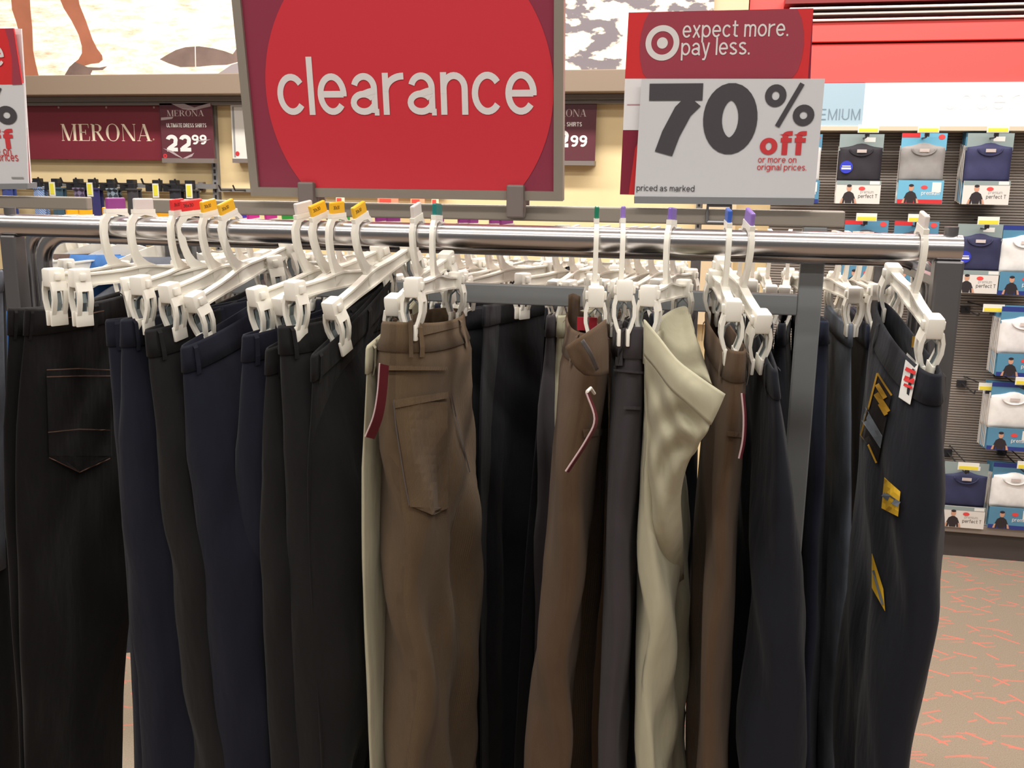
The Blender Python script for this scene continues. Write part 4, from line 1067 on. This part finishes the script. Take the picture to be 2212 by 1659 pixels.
        for k in range(nloops):
            p0 = 2*math.pi*(k+.4)/nloops
            e = .0045/(.12*s.aw) if abs(math.sin(p0)) > .5 else .06
            V = []
            for t, o in ((.002, .0025), (.006, .0055), (.03, .0055), (.042, .003)):
                for d in (-e, e): V.append(tuple(s.surf(np.array([p0+d]), np.array([t]), o)[0]))
            mesh('belt_loop', V, [(0, 1, 3, 2), (2, 3, 5, 4), (4, 5, 7, 6)], band, s.t)
    def table(s):
        if not hasattr(s, '_tab'):
            ph, tt = np.meshgrid(np.linspace(0, 2*math.pi, 300), np.linspace(.0, s.length, 420))
            P = s.surf(ph.ravel(), tt.ravel()); s._tab = (P, pj(P), (P-AC)@AF)
        return s._tab
    def hit(s, px, py, off):
        P, q, d = s.table()
        r = (q[:, 0]-px)**2+(q[:, 1]-py)**2
        idx = np.argsort(r)[:14]; idx = idx[r[idx] < max(r[idx[0]]*6, 16)]
        dep = d[idx].min()
        return AC+ray(px, py)*(dep-off)
    def decal(s, name, quad, m, off=.003, nx=6, ny=6, thick=.0015, label=None, parent=None):
        """patch whose corners (bl, br, tr, tl) are given where they sit on the cloth"""
        (ax, ay), (bx, by), (cx, cy), (dx, dy) = quad; V = []
        for j in range(ny+1):
            for i in range(nx+1):
                a, b = i/nx, j/ny
                px = (1-b)*((1-a)*ax+a*bx)+b*((1-a)*dx+a*cx); py = (1-b)*((1-a)*ay+a*by)+b*((1-a)*dy+a*cy)
                V.append(s.hit(px, py, off+.0015))
        # even the depths out a little
        D = np.array([(v-AC)@AF for v in V]).reshape(ny+1, nx+1)
        D0 = D.copy()
        for _ in range(7):
            Pd = np.pad(D, 1, 'edge'); D2 = (Pd[1:-1, 1:-1]*4+Pd[:-2, 1:-1]+Pd[2:, 1:-1]+Pd[1:-1, :-2]+Pd[1:-1, 2:])/8; D = np.clip(D2, D0-.0012, D0+.0008)
        V = [AC+(v-AC)/((v-AC)@AF)*dd for v, dd in zip(V, D.ravel())]
        n = len(V); Fc = []
        for j in range(ny):
            for i in range(nx): q = j*(nx+1)+i; Fc.append((q, q+1, q+nx+2, q+nx+1))
        back = [v+AF*thick for v in V]
        rim = list(range(nx+1))+[j*(nx+1)+nx for j in range(1, ny+1)]+[ny*(nx+1)+i for i in range(nx-1, -1, -1)]+[j*(nx+1) for j in range(ny-1, 0, -1)]
        F2 = [(rim[k], rim[k]+n, rim[(k+1) % len(rim)]+n, rim[(k+1) % len(rim)]) for k in range(len(rim))]
        o = mesh(name, V+back, Fc+F2, m, parent or s.t, smooth=False)
        U = o.data.uv_layers.new(name='UVMap')
        for lp in o.data.loops: k = lp.vertex_index % n; U.data[lp.index].uv = ((k % (nx+1))/nx*.08, (k//(nx+1))/ny*.1)
        if label: o['label'] = label
        return o
    def line(s, name, pts, m, wpx=2.0, off=.0035):
        V = []; n = len(pts)
        for i, p in enumerate(pts):
            a = Vector(pts[max(i-1, 0)]); b = Vector(pts[min(i+1, n-1)]); d = (b-a).normalized(); nn = Vector((-d.y, d.x))*wpx/2
            V += [s.hit(p[0]+nn.x, p[1]+nn.y, off+.0034), s.hit(p[0]-nn.x, p[1]-nn.y, off+.0034)]
        return mesh(name, V, [(2*i, 2*i+1, 2*i+3, 2*i+2) for i in range(n-1)], m, s.t)
def catmull(P, n):
    P = [np.asarray(p, float) for p in P]; out = []
    Q = [2*P[0]-P[1]]+P+[2*P[-1]-P[-2]]
    for i in range(1, len(Q)-2):
        for k in range(n):
            t = k/n; a, b, c, d = Q[i-1:i+3]
            out.append(.5*((2*b)+(c-a)*t+(2*a-5*b+4*c-d)*t*t+(3*b-a-3*c+d)*t**3))
    out.append(P[-1]); return out
def sheet(name, grid, m, parent, n=5, thick=.0025):
    G = [[atY(px, py, Y) for px, py, Y in row] for row in grid]
    R = [catmull(r, n) for r in G]; C = [catmull([r[i] for r in R], n) for i in range(len(R[0]))]
    nx, ny = len(C), len(C[0]); V = [C[i][j] for j in range(ny) for i in range(nx)]; Fc = []
    for j in range(ny-1):
        for i in range(nx-1): q = j*nx+i; Fc.append((q, q+1, q+nx+1, q+nx))
    U = [(i/(nx-1)*.12, j/(ny-1)*.12) for j in range(ny) for i in range(nx)]
    o = mesh(name, V, Fc, m, parent, smooth=True, uvs=U)
    md = o.modifiers.new('thickness', 'SOLIDIFY'); md.thickness = thick; md.offset = 0
    return o
BLK = cord_mat('black_twill', (15, 14, 16), 420, strength=.15)
NVY = cord_mat('navy_twill', (14, 17, 32), 420, strength=.15)
DNM = cord_mat('black_denim', (18, 16, 18), 520, strength=.25, noise=.35)
DNM2 = cord_mat('charcoal_denim', (34, 34, 39), 520, strength=.25, noise=.35)
JNS = cord_mat('blue_grey_denim', (98, 106, 118), 520, strength=.25, noise=.4)
JND = cord_mat('dark_blue_denim', (26, 31, 48), 520, strength=.25, noise=.35)
KHK = cord_mat('brown_corduroy', (96, 78, 58), 150, strength=.55, noise=.14)
BRN = cord_mat('tan_corduroy', (88, 68, 50), 170, strength=.5, noise=.12)
GRY = cord_mat('charcoal_twill', (60, 55, 59), 420, strength=.2)
CRM = cord_mat('cream_twill', (172, 167, 144), 420, strength=.12, noise=.05)
NVB = cord_mat('midnight_navy', (19, 21, 31), 420, strength=.15)
ST = mat('rust_stitching', (104, 78, 66), .8); STG = mat('dark_stitching', (78, 72, 72), .8); STK = mat('tan_stitching', (150, 126, 98), .8)
GF = 'trousers on the front rail'
def tr(i, rows, seed, m, label, **k):
    X, psi, tau = SOL[i]
    return Trousers(X, YF, psi, tau, rows, seed, m, label, GF, M=60, dz=.018, **k)
P0 = tr(0, [(640, 62, 216), (800, 55, 225), (1000, 42, 235), (1300, 40, 245), (1659, 58, 240)], 1, DNM, 'black denim jeans, furthest left on the front rail, mostly hidden')
P1 = tr(1, [(655, 96, 252), (800, 76, 258), (1000, 60, 264), (1300, 50, 277), (1400, 51, 278), (1500, 56, 269), (1659, 66, 253)], 2, DNM, 'black denim jeans turned to show a back pocket', amp=.5, pinch=.6)
P2 = tr(3, [(690, 229), (900, 247), (1300, 276), (1659, 290)], 3, NVY, 'navy trousers directly right of the black denim jeans')
P3 = tr(2, [(680, 262), (900, 258), (1100, 262), (1300, 284), (1659, 310)], 4, NVY, 'navy trousers under the left red size tag')
P4 = tr(4, [(672, 312), (900, 338), (1200, 358), (1659, 392)], 5, BLK, 'black trousers under the yellow tag next to the red tags')
P5 = tr(5, [(700, 392), (900, 402), (1200, 436), (1659, 468)], 6, NVY, 'navy trousers with wide waistband left of the hanger gap')
P6 = tr(6, [(705, 526), (900, 512), (1200, 502), (1659, 520)], 7, NVY, 'navy trousers under the clear tag after the hanger gap')
P6b = tr(7, [(705, 577), (900, 566), (1200, 562), (1659, 585)], 77, BLK, 'black trousers squeezed between two other black pairs', bk=.8)
P7 = tr(8, [(690, 600), (900, 612), (1200, 622), (1659, 640)], 8, BLK, 'black trousers under the middle yellow tag after the gap')
P8 = tr(9, [(700, 676, 850), (900, 688, 806), (1200, 700, 798), (1659, 715, 812)], 9, BLK, 'black trousers hanging left of the brown corduroy pair')
P9 = tr(10, [(690, 815, 900), (900, 808, 900), (1100, 801, 905), (1659, 814, 905)], 10, CRM, 'cream trousers peeking out left of the brown corduroys', bk=.8)
P10 = tr(11, [(668, 820, 1008), (800, 818, 1011), (1000, 820, 1022), (1200, 826, 1040), (1400, 832, 1043), (1659, 828, 1030)], 11, KHK, 'brown corduroy trousers showing back pocket, centre of the rack', amp=.7, pinch=.6, wr=.8)
P13 = tr(12, [(660, 1226, 1312), (800, 1214, 1313), (900, 1206, 1312), (1200, 1178, 1308), (1400, 1160, 1296), (1659, 1130, 1278)], 12, BRN, 'brown corduroy trousers with waistband flopping forward', bk=1.1)
P14 = tr(13, [(690, 1325, 1392), (900, 1319, 1393), (1200, 1308, 1388), (1659, 1290, 1372)], 13, GRY, 'charcoal trousers between brown corduroys and cream pair', amp=.5)
P15 = tr(14, [(690, 1393, 1446), (850, 1392, 1450), (1000, 1386, 1464), (1100, 1380, 1480), (1200, 1375, 1492), (1400, 1374, 1491), (1659, 1370, 1483)], 14, CRM, 'cream trousers with waistband twisted open to the right', amp=.9, pinch=1.05, wr=1.7)
P16 = tr(15, [(700, 1520, 1612), (900, 1528, 1606), (1200, 1500, 1592), (1659, 1480, 1574)], 15, BRN, 'tan corduroy trousers under the blue size tag')
P17 = tr(16, [(740, 1616, 1672), (900, 1608, 1700), (1100, 1600, 1722), (1300, 1590, 1741), (1659, 1568, 1742)], 16, NVB, 'dark navy trousers in front of the grey frame post', amp=.6)
P20 = tr(17, [(720, 1896, 2034), (800, 1884, 2032), (1000, 1862, 2040), (1200, 1850, 2040), (1400, 1830, 2012), (1659, 1800, 1960)], 20, NVB, 'midnight navy trousers with yellow stickers at the right end', amp=.45, pinch=.5)

# details sewn or fixed on the visible cloth
P1.decal('back_pocket', [(106, 985), (240, 985), (238, 800), (100, 797)], DNM, off=.004, nx=8, ny=8, thick=.003)
P1.decal('pocket_point', [(170, 1018), (175, 1018), (240, 985), (106, 985)], DNM, off=.004, nx=6, ny=3, thick=.003)
for q in ([(101, 799), (170, 796), (240, 799)], [(101, 814), (170, 812), (240, 812)], [(104, 934), (170, 927), (238, 929)], [(106, 988), (172, 1020), (238, 990)], [(110, 694), (160, 684), (225, 671)]): P1.line('stitching', [tuple(np.array(q[0])*(1-a)+np.array(q[1])*a) for a in np.linspace(0, 1, 8)]+[tuple(np.array(q[1])*(1-a)+np.array(q[2])*a) for a in np.linspace(.1, 1, 8)], ST, 2.2, .0055)
P10.decal('back_pocket', [(886, 1095), (968, 1100), (966, 868), (850, 870)], KHK, off=.0035, nx=8, ny=12, thick=.003)
P10.decal('pocket_point', [(933, 1112), (938, 1112), (968, 1098), (886, 1093)], KHK, off=.0035, nx=6, ny=2, thick=.003)
P10.decal('pocket_welt', [(853, 882), (968, 860), (968, 846), (850, 864)], KHK, off=.005, nx=10, ny=2, thick=.003)
P10.decal('yoke_seam', [(828, 800), (968, 800), (966, 793), (826, 789)], KHK, off=.004, nx=12, ny=1, thick=.003)
P10.decal('yoke_seam', [(900, 728), (998, 705), (998, 699), (898, 722)], KHK, off=.004, nx=12, ny=1, thick=.003)
P10.decal('belt_loop', [(884, 772), (892, 772), (890, 668), (881, 668)], KHK, off=.006, nx=2, ny=8, thick=.003)
P10.line('stitching', [(850, 866), (855, 920), (864, 980), (874, 1040), (884, 1092)], STG, 2.5, .0055)
P10.line('stitching', [(975, 850), (985, 900), (1000, 960), (1015, 1020)], STG, 2.5, .004)
# price tag hanging at the corduroy pair's left edge
TAGR = mat('paper_tag_red', (92, 24, 36), .5); TAGK = mat('paper_tag_edge', (196, 170, 172), .5)
def paper_tag(pts, w, Y, label, par, m=TAGR):
    G = [[(x, y, Y+.0), (x+w, y+w*.25, Y+.02)] for x, y in pts]
    R0 = catmull([atY(*r[0]) for r in G], 5); R1 = catmull([atY(*r[1]) for r in G], 5)
    V = []; Fc = []
    for a, b in zip(R0, R1): V += [a, b]
    for i in range(len(R0)-1): Fc.append((2*i, 2*i+1, 2*i+3, 2*i+2))
    o = mesh('paper_tag', V, Fc, m, par); md = o.modifiers.new('thickness', 'SOLIDIFY'); md.thickness = .0014; o['label'] = label
    e = mesh('tag_edge', V, [], None, par) if 0 else None
    MB().tube(R0, .0010, 6).out('tag_edge', TAGK, o)
    return o
paper_tag([(820, 785), (815, 850), (806, 900), (789, 943)], 18, 1.03, 'burgundy paper price tag', P10.t)
paper_tag([(1266, 848), (1284, 905), (1266, 950), (1222, 1018)], 5, .985, 'burgundy paper price tag', P13.t)
MB().tube([atY(1268, 846, .985), atY(1276, 838, 1.0), atY(1284, 850, 1.03)], .0018, 6).out('tag_pin', WHITE, P13.t)
paper_tag([(1602, 850), (1606, 900), (1604, 950), (1596, 990)], 4, 1.045, 'dark paper price tag edge', P16.t)
# brown corduroy flap
sheet('waistband_flap', [[(1308, 690, 1.06), (1286, 706, 1.03), (1256, 726, 1.008), (1221, 749, 1.0)], [(1312, 748, 1.05), (1294, 760, 1.025), (1266, 776, 1.006), (1240, 790, 1.0)], [(1313, 806, 1.055), (1298, 812, 1.03), (1278, 812, 1.012), (1262, 808, 1.01)]], BRN, P13.t)
sheet('waistband_back', [[(1228, 637, 1.30), (1240, 634, 1.30), (1252, 640, 1.28)], [(1226, 690, 1.29), (1238, 690, 1.29), (1250, 694, 1.27)], [(1222, 745, 1.27), (1236, 745, 1.27), (1250, 745, 1.26)]], BRN, P13.t)
sheet('belt_loop', [[(1254, 738, .995), (1261, 733, .995)], [(1272, 768, .997), (1279, 762, .997)], [(1286, 800, 1.012), (1293, 795, 1.012)]], STG, P13.t, thick=.003)
MB().box(*(lambda p: (p[0]-.012, p[0]+.012, p[1], p[1]+.002, p[2]-.008, p[2]+.008))(atY(1268, 700, 1.12))).out('brand_label', mat('label_crimson', (170, 30, 48), .5), P13.t)
P13.decal('pocket_welt', [(1262, 945), (1312, 940), (1312, 926), (1260, 928)], BRN, off=.004, nx=5, ny=2, thick=.003)
P14.decal('belt_loop', [(1330, 790), (1345, 790), (1344, 690), (1330, 690)], GRY, off=.006, nx=2, ny=6, thick=.003)
P14.decal('band_seam', [(1326, 802), (1391, 808), (1391, 803), (1326, 797)], GRY, off=.004, nx=6, ny=1, thick=.0025)
P14.decal('pocket_welt', [(1348, 884), (1391, 886), (1391, 878), (1348, 878)], GRY, off=.004, nx=5, ny=1, thick=.0025)
# cream waist swinging open
sheet('waistband_front', [[(1392, 690, 1.075), (1424, 728, 1.05), (1462, 775, 1.02), (1508, 812, 1.0), (1567, 851, .99)], [(1392, 728, 1.07), (1420, 760, 1.045), (1455, 806, 1.012), (1498, 842, .992), (1553, 884, .988)], [(1393, 768, 1.072), (1417, 796, 1.047), (1448, 838, 1.015), (1486, 872, .997), (1536, 918, .99)]], CRM, P15.t)
sheet('front_panel', [[(1393, 766, 1.075), (1417, 794, 1.05), (1448, 836, 1.018), (1486, 870, 1.0), (1534, 914, .993)], [(1394, 812, 1.075), (1418, 836, 1.06), (1446, 868, 1.015), (1482, 896, 1.018), (1526, 934, .992)], [(1394, 862, 1.088), (1416, 884, 1.045), (1444, 908, 1.038), (1478, 926, 1.004), (1512, 956, 1.006)], [(1392, 915, 1.08), (1414, 934, 1.065), (1438, 948, 1.025), (1470, 960, 1.034), (1502, 976, 1.018)], [(1391, 980, 1.095), (1411, 995, 1.055), (1432, 1006, 1.055), (1458, 1012, 1.03), (1482, 1008, 1.04)], [(1389, 1060, 1.095), (1408, 1072, 1.075), (1428, 1082, 1.05), (1450, 1086, 1.058), (1470, 1072, 1.06)], [(1390, 1150, 1.13), (1408, 1158, 1.085), (1428, 1166, 1.08), (1450, 1172, 1.085), (1474, 1160, 1.10)], [(1394, 1260, 1.19), (1412, 1262, 1.16), (1430, 1264, 1.16), (1452, 1264, 1.165), (1476, 1250, 1.18)]], CRM, P15.t)
sheet('waistband_back', [[(1418, 692, 1.20), (1440, 676, 1.24), (1462, 666, 1.26), (1484, 664, 1.26), (1492, 690, 1.24)], [(1420, 745, 1.17), (1446, 740, 1.20), (1474, 735, 1.22), (1502, 750, 1.2), (1520, 780, 1.18)], [(1428, 795, 1.12), (1452, 800, 1.14), (1482, 805, 1.15), (1516, 818, 1.13), (1538, 830, 1.09)]], CRM, P15.t)
P16.decal('pocket_welt', [(1572, 942), (1606, 946), (1606, 934), (1570, 932)], BRN, off=.004, nx=4, ny=1, thick=.003)
# stickers on the navy pair at the right end
STY = mat('sticker_yellow', (222, 178, 52), .45); STB = mat('sticker_black', (34, 30, 30), .5); STGD = mat('sticker_gold', (184, 140, 44), .5); STS = mat('sticker_silver', (112, 118, 126), .5); STW = mat('sticker_white', (226, 224, 220), .45)
P20.decal('yellow_sticker', [(1905, 1098), (1940, 1116), (1945, 1062), (1911, 1032)], STY, off=.004, nx=5, ny=5, label='yellow rectangular sticker')
P20.line('sticker_print', [(1908, 1066), (1920, 1076), (1932, 1084), (1942, 1090)], mat('sticker_blue_ink', (120, 128, 140), .5), 13, .0062)
o = P20.decal('yellow_sticker', [(1884, 1270), (1912, 1320), (1908, 1272), (1884, 1196)], STY, off=.004, nx=5, ny=6, label='yellow oval sticker on the leg')
P20.line('sticker_print', [(1886, 1232), (1892, 1256), (1899, 1280), (1906, 1306)], mat('sticker_blue_ink', (120, 128, 140), .5), 5, .0062)
P20.decal('brand_patch', [(1860, 938), (1896, 1000), (1926, 850), (1896, 804)], STB, off=.004, nx=6, ny=8, label='black and gold leg patch')
for q in ([(1859, 940), (1876, 880), (1895, 806)], [(1895, 806), (1910, 830), (1926, 854)], [(1859, 938), (1876, 962), (1893, 1000)]): P20.line('patch_border', q, STGD, 4, .0065)
for a, b, w in (((1894, 830), (1912, 860), 10), ((1892, 850), (1918, 890), 12), ((1900, 872), (1914, 896), 9)): P20.line('patch_print', [a, ((a[0]+b[0])/2, (a[1]+b[1])/2), b], STGD, w, .0066)
P20.decal('silver_band', [(1862, 908), (1902, 968), (1906, 942), (1870, 880)], STS, off=.0068, nx=5, ny=2)
P20.decal('size_sticker', [(1942, 858), (1966, 874), (1984, 786), (1960, 762)], STW, off=.005, nx=4, ny=6, label='white size sticker with red print')
for a, b, w in (((1956, 796), (1977, 806), 8), ((1953, 816), (1974, 824), 11), ((1952, 830), (1970, 838), 6)): P20.line('size_print', [a, ((a[0]+b[0])/2, (a[1]+b[1])/2), b], mat('size_red', (220, 56, 58), .5), w, .0068)
P20.decal('brand_patch', [(1970, 750), (1982, 752), (1984, 728), (1972, 726)], STGD, off=.004, nx=2, ny=2)

# ------------------------------------------------------------------ rear rail: more hangers and trousers
rnd = random.Random(5); ZR = ZB
REAR = [(528, 'indigo', NVB), (552, 'magenta', NVB), (590, 'magenta', BLK), (628, 'lime', KHK), (652, 'lime', NVB), (745, 'lime', BLK), (790, 'lime', NVB), (826, 'purple', NVB), (850, 'purple', BLK), (948, 'purple', BRN),
        (1000, 'purple', NVY), (1022, 'purple', NVY), (1068, 'purple', DNM2), (1096, 'purple', DNM2), (1216, None, DNM2), (1243, None, GRY), (1305, None, CRM), (1366, None, KHK), (1390, None, BRN), (1416, None, BLK), (1462, None, NVB),
        (1600, None, NVB), (1630, None, BRN), (1662, None, JND), (1706, None, NVB), (1738, None, JND), (1806, None, JNS), (1830, None, JND), (1852, None, JND), (1872, None, JND)]
for k, (px, color, m) in enumerate(REAR):
    X = atY(px, 520, YB)[0]
    psi = math.radians(rnd.uniform(-38, -12) if px < 1500 else rnd.uniform(-6, 18)); tau = math.radians(rnd.uniform(-2, 6))
    u, v, w = hanger_axes(psi, tau)
    make_hanger(X, YB, psi, tau, color, ('%s %s-tagged white hanger from the left on the rear rail' % (ordinal('rt'+color), color)) if color else ('%s untagged white hanger from the left on the rear rail' % ordinal('ru') if px < 1780 else '%s rear-rail white hanger holding jeans beside the right post' % ordinal('rj')), 'hangers on the rear rail', None, detail=False)
    rows = None
    lb = {'navy_twill': 'navy trousers', 'midnight_navy': 'midnight navy trousers', 'black_twill': 'black trousers', 'charcoal_denim': 'charcoal jeans', 'charcoal_twill': 'charcoal trousers', 'cream_twill': 'cream trousers', 'brown_corduroy': 'brown corduroy trousers', 'tan_corduroy': 'tan corduroy trousers', 'blue_grey_denim': 'faded blue grey jeans', 'dark_blue_denim': 'dark blue jeans'}[m.name]
    if px == 1806: rows = [(650, 1786, 1838), (900, 1776, 1838), (1150, 1768, 1840), (1300, 1760, 1832), (1659, 1736, 1805)]
    if px == 1830: rows = [(650, 1838, 1868), (1000, 1830, 1862), (1659, 1796, 1835)]
    if px == 1852: rows = [(650, 1862, 1884), (1000, 1855, 1878), (1659, 1820, 1850)]
    if px == 1872: rows = [(650, 1878, 1896), (1000, 1870, 1892), (1659, 1840, 1870)]
    if px == 1738: rows = [(650, 1712, 1790), (1000, 1706, 1784), (1659, 1690, 1765)]
    if px == 1068: rows = [(655, 1056, 1112), (900, 1050, 1110), (1300, 1042, 1105), (1659, 1040, 1105)]
    if px == 1216: rows = [(655, 1190, 1240), (900, 1170, 1232), (1300, 1130, 1200), (1659, 1110, 1190)]
    side = 'between the hanger gap and the cord pair' if px < 940 else 'right of the brown corduroys' if px < 1150 else 'behind the charcoal and cream pairs' if px < 1500 else 'behind the dark navy pair' if px < 1780 else 'behind the grey frame post'
    Trousers(X, YB, psi, tau, rows, 100+k, m, lb+', '+ordinal(lb+side)+' on the rear rail '+side, 'trousers on the rear rail', M=28, dz=.06, bk=.62, nloops=0, amp=.9)
# shirts on curved hangers, left part of the rear rail
def shirt(px, psi, m, label, hl):
    X = atY(px, 500, YB)[0]; d = np.array([math.sin(psi), -math.cos(psi), 0]); e = np.array([math.cos(psi), math.sin(psi), 0]); C0 = np.array([X, YB, ZR])
    h = thing('shirt_hanger', (X, YB, ZR), hl, 'hanger', 'curved hangers on the rear rail')
    pts = [C0+d*a+np.array([0, 0, z]) for a, z in ((-.017, .004), (-.012, .018), (0, .021), (.013, .017), (.020, .004), (.016, -.014), (.004, -.026), (0, -.036))]
    mb = MB().ribbon([Vector(p) for p in pts], tuple(e), .006, .005)
    arm = [C0+d*a+np.array([0, 0, -.036-.03*abs(a)/.1-.9*a*a]) for a in np.linspace(-.2, .2, 17)]
    mb.ribbon([Vector(p) for p in arm], tuple(e), .026, .012)
    mb.out('hanger_body', WHITE, h)
    s_ = thing('shirt', (X, YB, .75), label, 'shirt', 'shirts on the rear rail')
    V = []; Fc = []; n = 26
    prof = [(.0, .055, .030), (-.02, .10, .026), (-.05, .17, .022), (-.1, .215, .022), (-.2, .21, .026), (-.45, .20, .028), (-.75, .21, .028)]
    for dz_, a, b in prof:
        for k in range(n):
            th = 2*math.pi*k/n; p = C0+d*(a*sgnpow(math.cos(th), .8))+e*(b*math.sin(th)*(1+.25*math.sin(5*th+px)*(dz_ < -.15)))+np.array([0, 0, -.058+dz_+(-.25*abs(a*math.cos(th)) if dz_ > -.06 else -.02)])
            V.append(p)
    for r in range(len(prof)-1):
        for k in range(n): a = r*n+k; b = r*n+(k+1) % n; Fc.append((a, b, b+n, a+n))
    mesh('body', V, Fc, m, s_, smooth=True)
    cl = [C0+d*(.058*math.cos(th))+e*(.042*math.sin(th))+np.array([0, 0, -.058]) for th in np.linspace(0, 2*math.pi, 21)]
    V = []; Fc = []
    for p, q in zip(cl, [C0+d*(.075*math.cos(th))+e*(.06*math.sin(th))+np.array([0, 0, -.098]) for th in np.linspace(0, 2*math.pi, 21)]): V += [p+np.array([0, 0, .012]), q]
    for i in range(20): Fc.append((2*i, 2*i+1, 2*i+3, 2*i+2))
    o = mesh('collar', V, Fc, m, s_, smooth=True); md = o.modifiers.new('thickness', 'SOLIDIFY'); md.thickness = .003
SHB = mat('shirt_blue', (52, 104, 168), .8, noise=.1); SHK = mat('shirt_brown', (74, 56, 48), .85, noise=.2); SHW = mat('shirt_grey', (96, 100, 110), .8, noise=.1)
for px, ps, m, lb, hl in ((160, -60, SHK, 'dark brown shirt at the left end of the rear rail', 'curved white hanger holding the brown shirt'), (215, -64, SHB, 'bright blue shirt, left of two on the rear rail', 'curved white hanger of the left blue shirt'), (272, -62, SHB, 'bright blue shirt, right of two on the rear rail', 'curved white hanger of the right blue shirt'), (352, -55, SHW, 'grey shirt on rear rail behind the red tags', 'curved white hanger behind the red tags')):
    shirt(px, math.radians(ps), m, lb, hl)
for k, (px, color) in enumerate(((150, 'orange'), (176, 'orange'), (228, 'orange'), (344, 'orange'))):
    X = atY(px, 500, YB)[0]
    make_hanger(X+.012, YB, math.radians(-20), 0, color, '%s orange-tagged hanger from the left behind the front rail' % ordinal('orange'), 'orange-tagged hangers on the rear rail', None, detail=False)

# ------------------------------------------------------------------ further racks behind
YD = 2.75
zd = atY(1000, 520, YD)[2]
far = thing('clothing_rack', (-.6, YD, 0), 'distant clothing rack seen in the slit under the front rail', 'clothing rack')
xf0, xf1 = atY(430, 520, YD)[0], atY(1505, 530, YD)[0]
MB().tube([(xf0, YD, zd), (xf1, YD, zd)], .014, 12).out('rail', CHROME, far, smooth=True)
for x in (xf0, xf1): obox('post', x-.014, x+.014, YD-.012, YD+.012, 0, zd, STEEL, far); obox('foot', x-.02, x+.02, YD-.25, YD+.25, 0, .03, STEEL, far)
ZR_keep = ZF
for k, px in enumerate(range(455, 1500, 38)):
    X = atY(px, 525, YD)[0]; ZR = zd
    m = (KHK if k % 3 else CRM) if 690 < px < 1130 else (NVB if px > 1140 else (BLK if k % 2 else GRY))
    psi = math.radians(rnd.uniform(-25, 5))
    nm = 'khaki and cream' if 690 < px < 1130 else 'navy' if px > 1140 else 'black and grey'
    make_hanger(X, YD, psi, 0, None, '%s white hanger from the left carrying %s trousers on the distant rack' % (ordinal('d'+nm), nm), 'hangers on the distant rack', None, detail=False)
    Trousers(X, YD, psi, 0, None, 300+k, m, '%s pair of %s trousers from the left on the distant rack' % (ordinal('dt'+m.name), {'brown_corduroy': 'khaki', 'cream_twill': 'cream', 'midnight_navy': 'navy', 'black_twill': 'black', 'charcoal_twill': 'grey'}[m.name]), 'trousers on the distant rack', M=20, dz=.1, bk=.6, nloops=0, amp=.8, zoff=.03)
ZR = ZF

# dark garments of the neighbouring rack at the left picture edge
for k, (rows, m, lb, L_) in enumerate((([(520, -190, 12), (1000, -200, 16), (1300, -200, 34), (1659, -190, 52)], BLK, 'black trousers of the neighbouring rack at the left picture edge', 1.02), ([(520, -260, 4), (1000, -260, 14), (1240, -260, 20), (1330, -262, 18)], SHW, 'grey shirt hem hanging at the left picture edge', .50))):
    Xn = atY(-110-60*k, 600, YC-.06)[0]
    Trousers(Xn, YC-.06+.10*k-.12*k, math.radians(-70), 0, rows, 500+k, m, lb, None, M=36, dz=.05, length=L_, nloops=0, amp=.5, cat='trousers' if k == 0 else 'shirt', name='trousers' if k == 0 else 'shirt', zoff=.02)
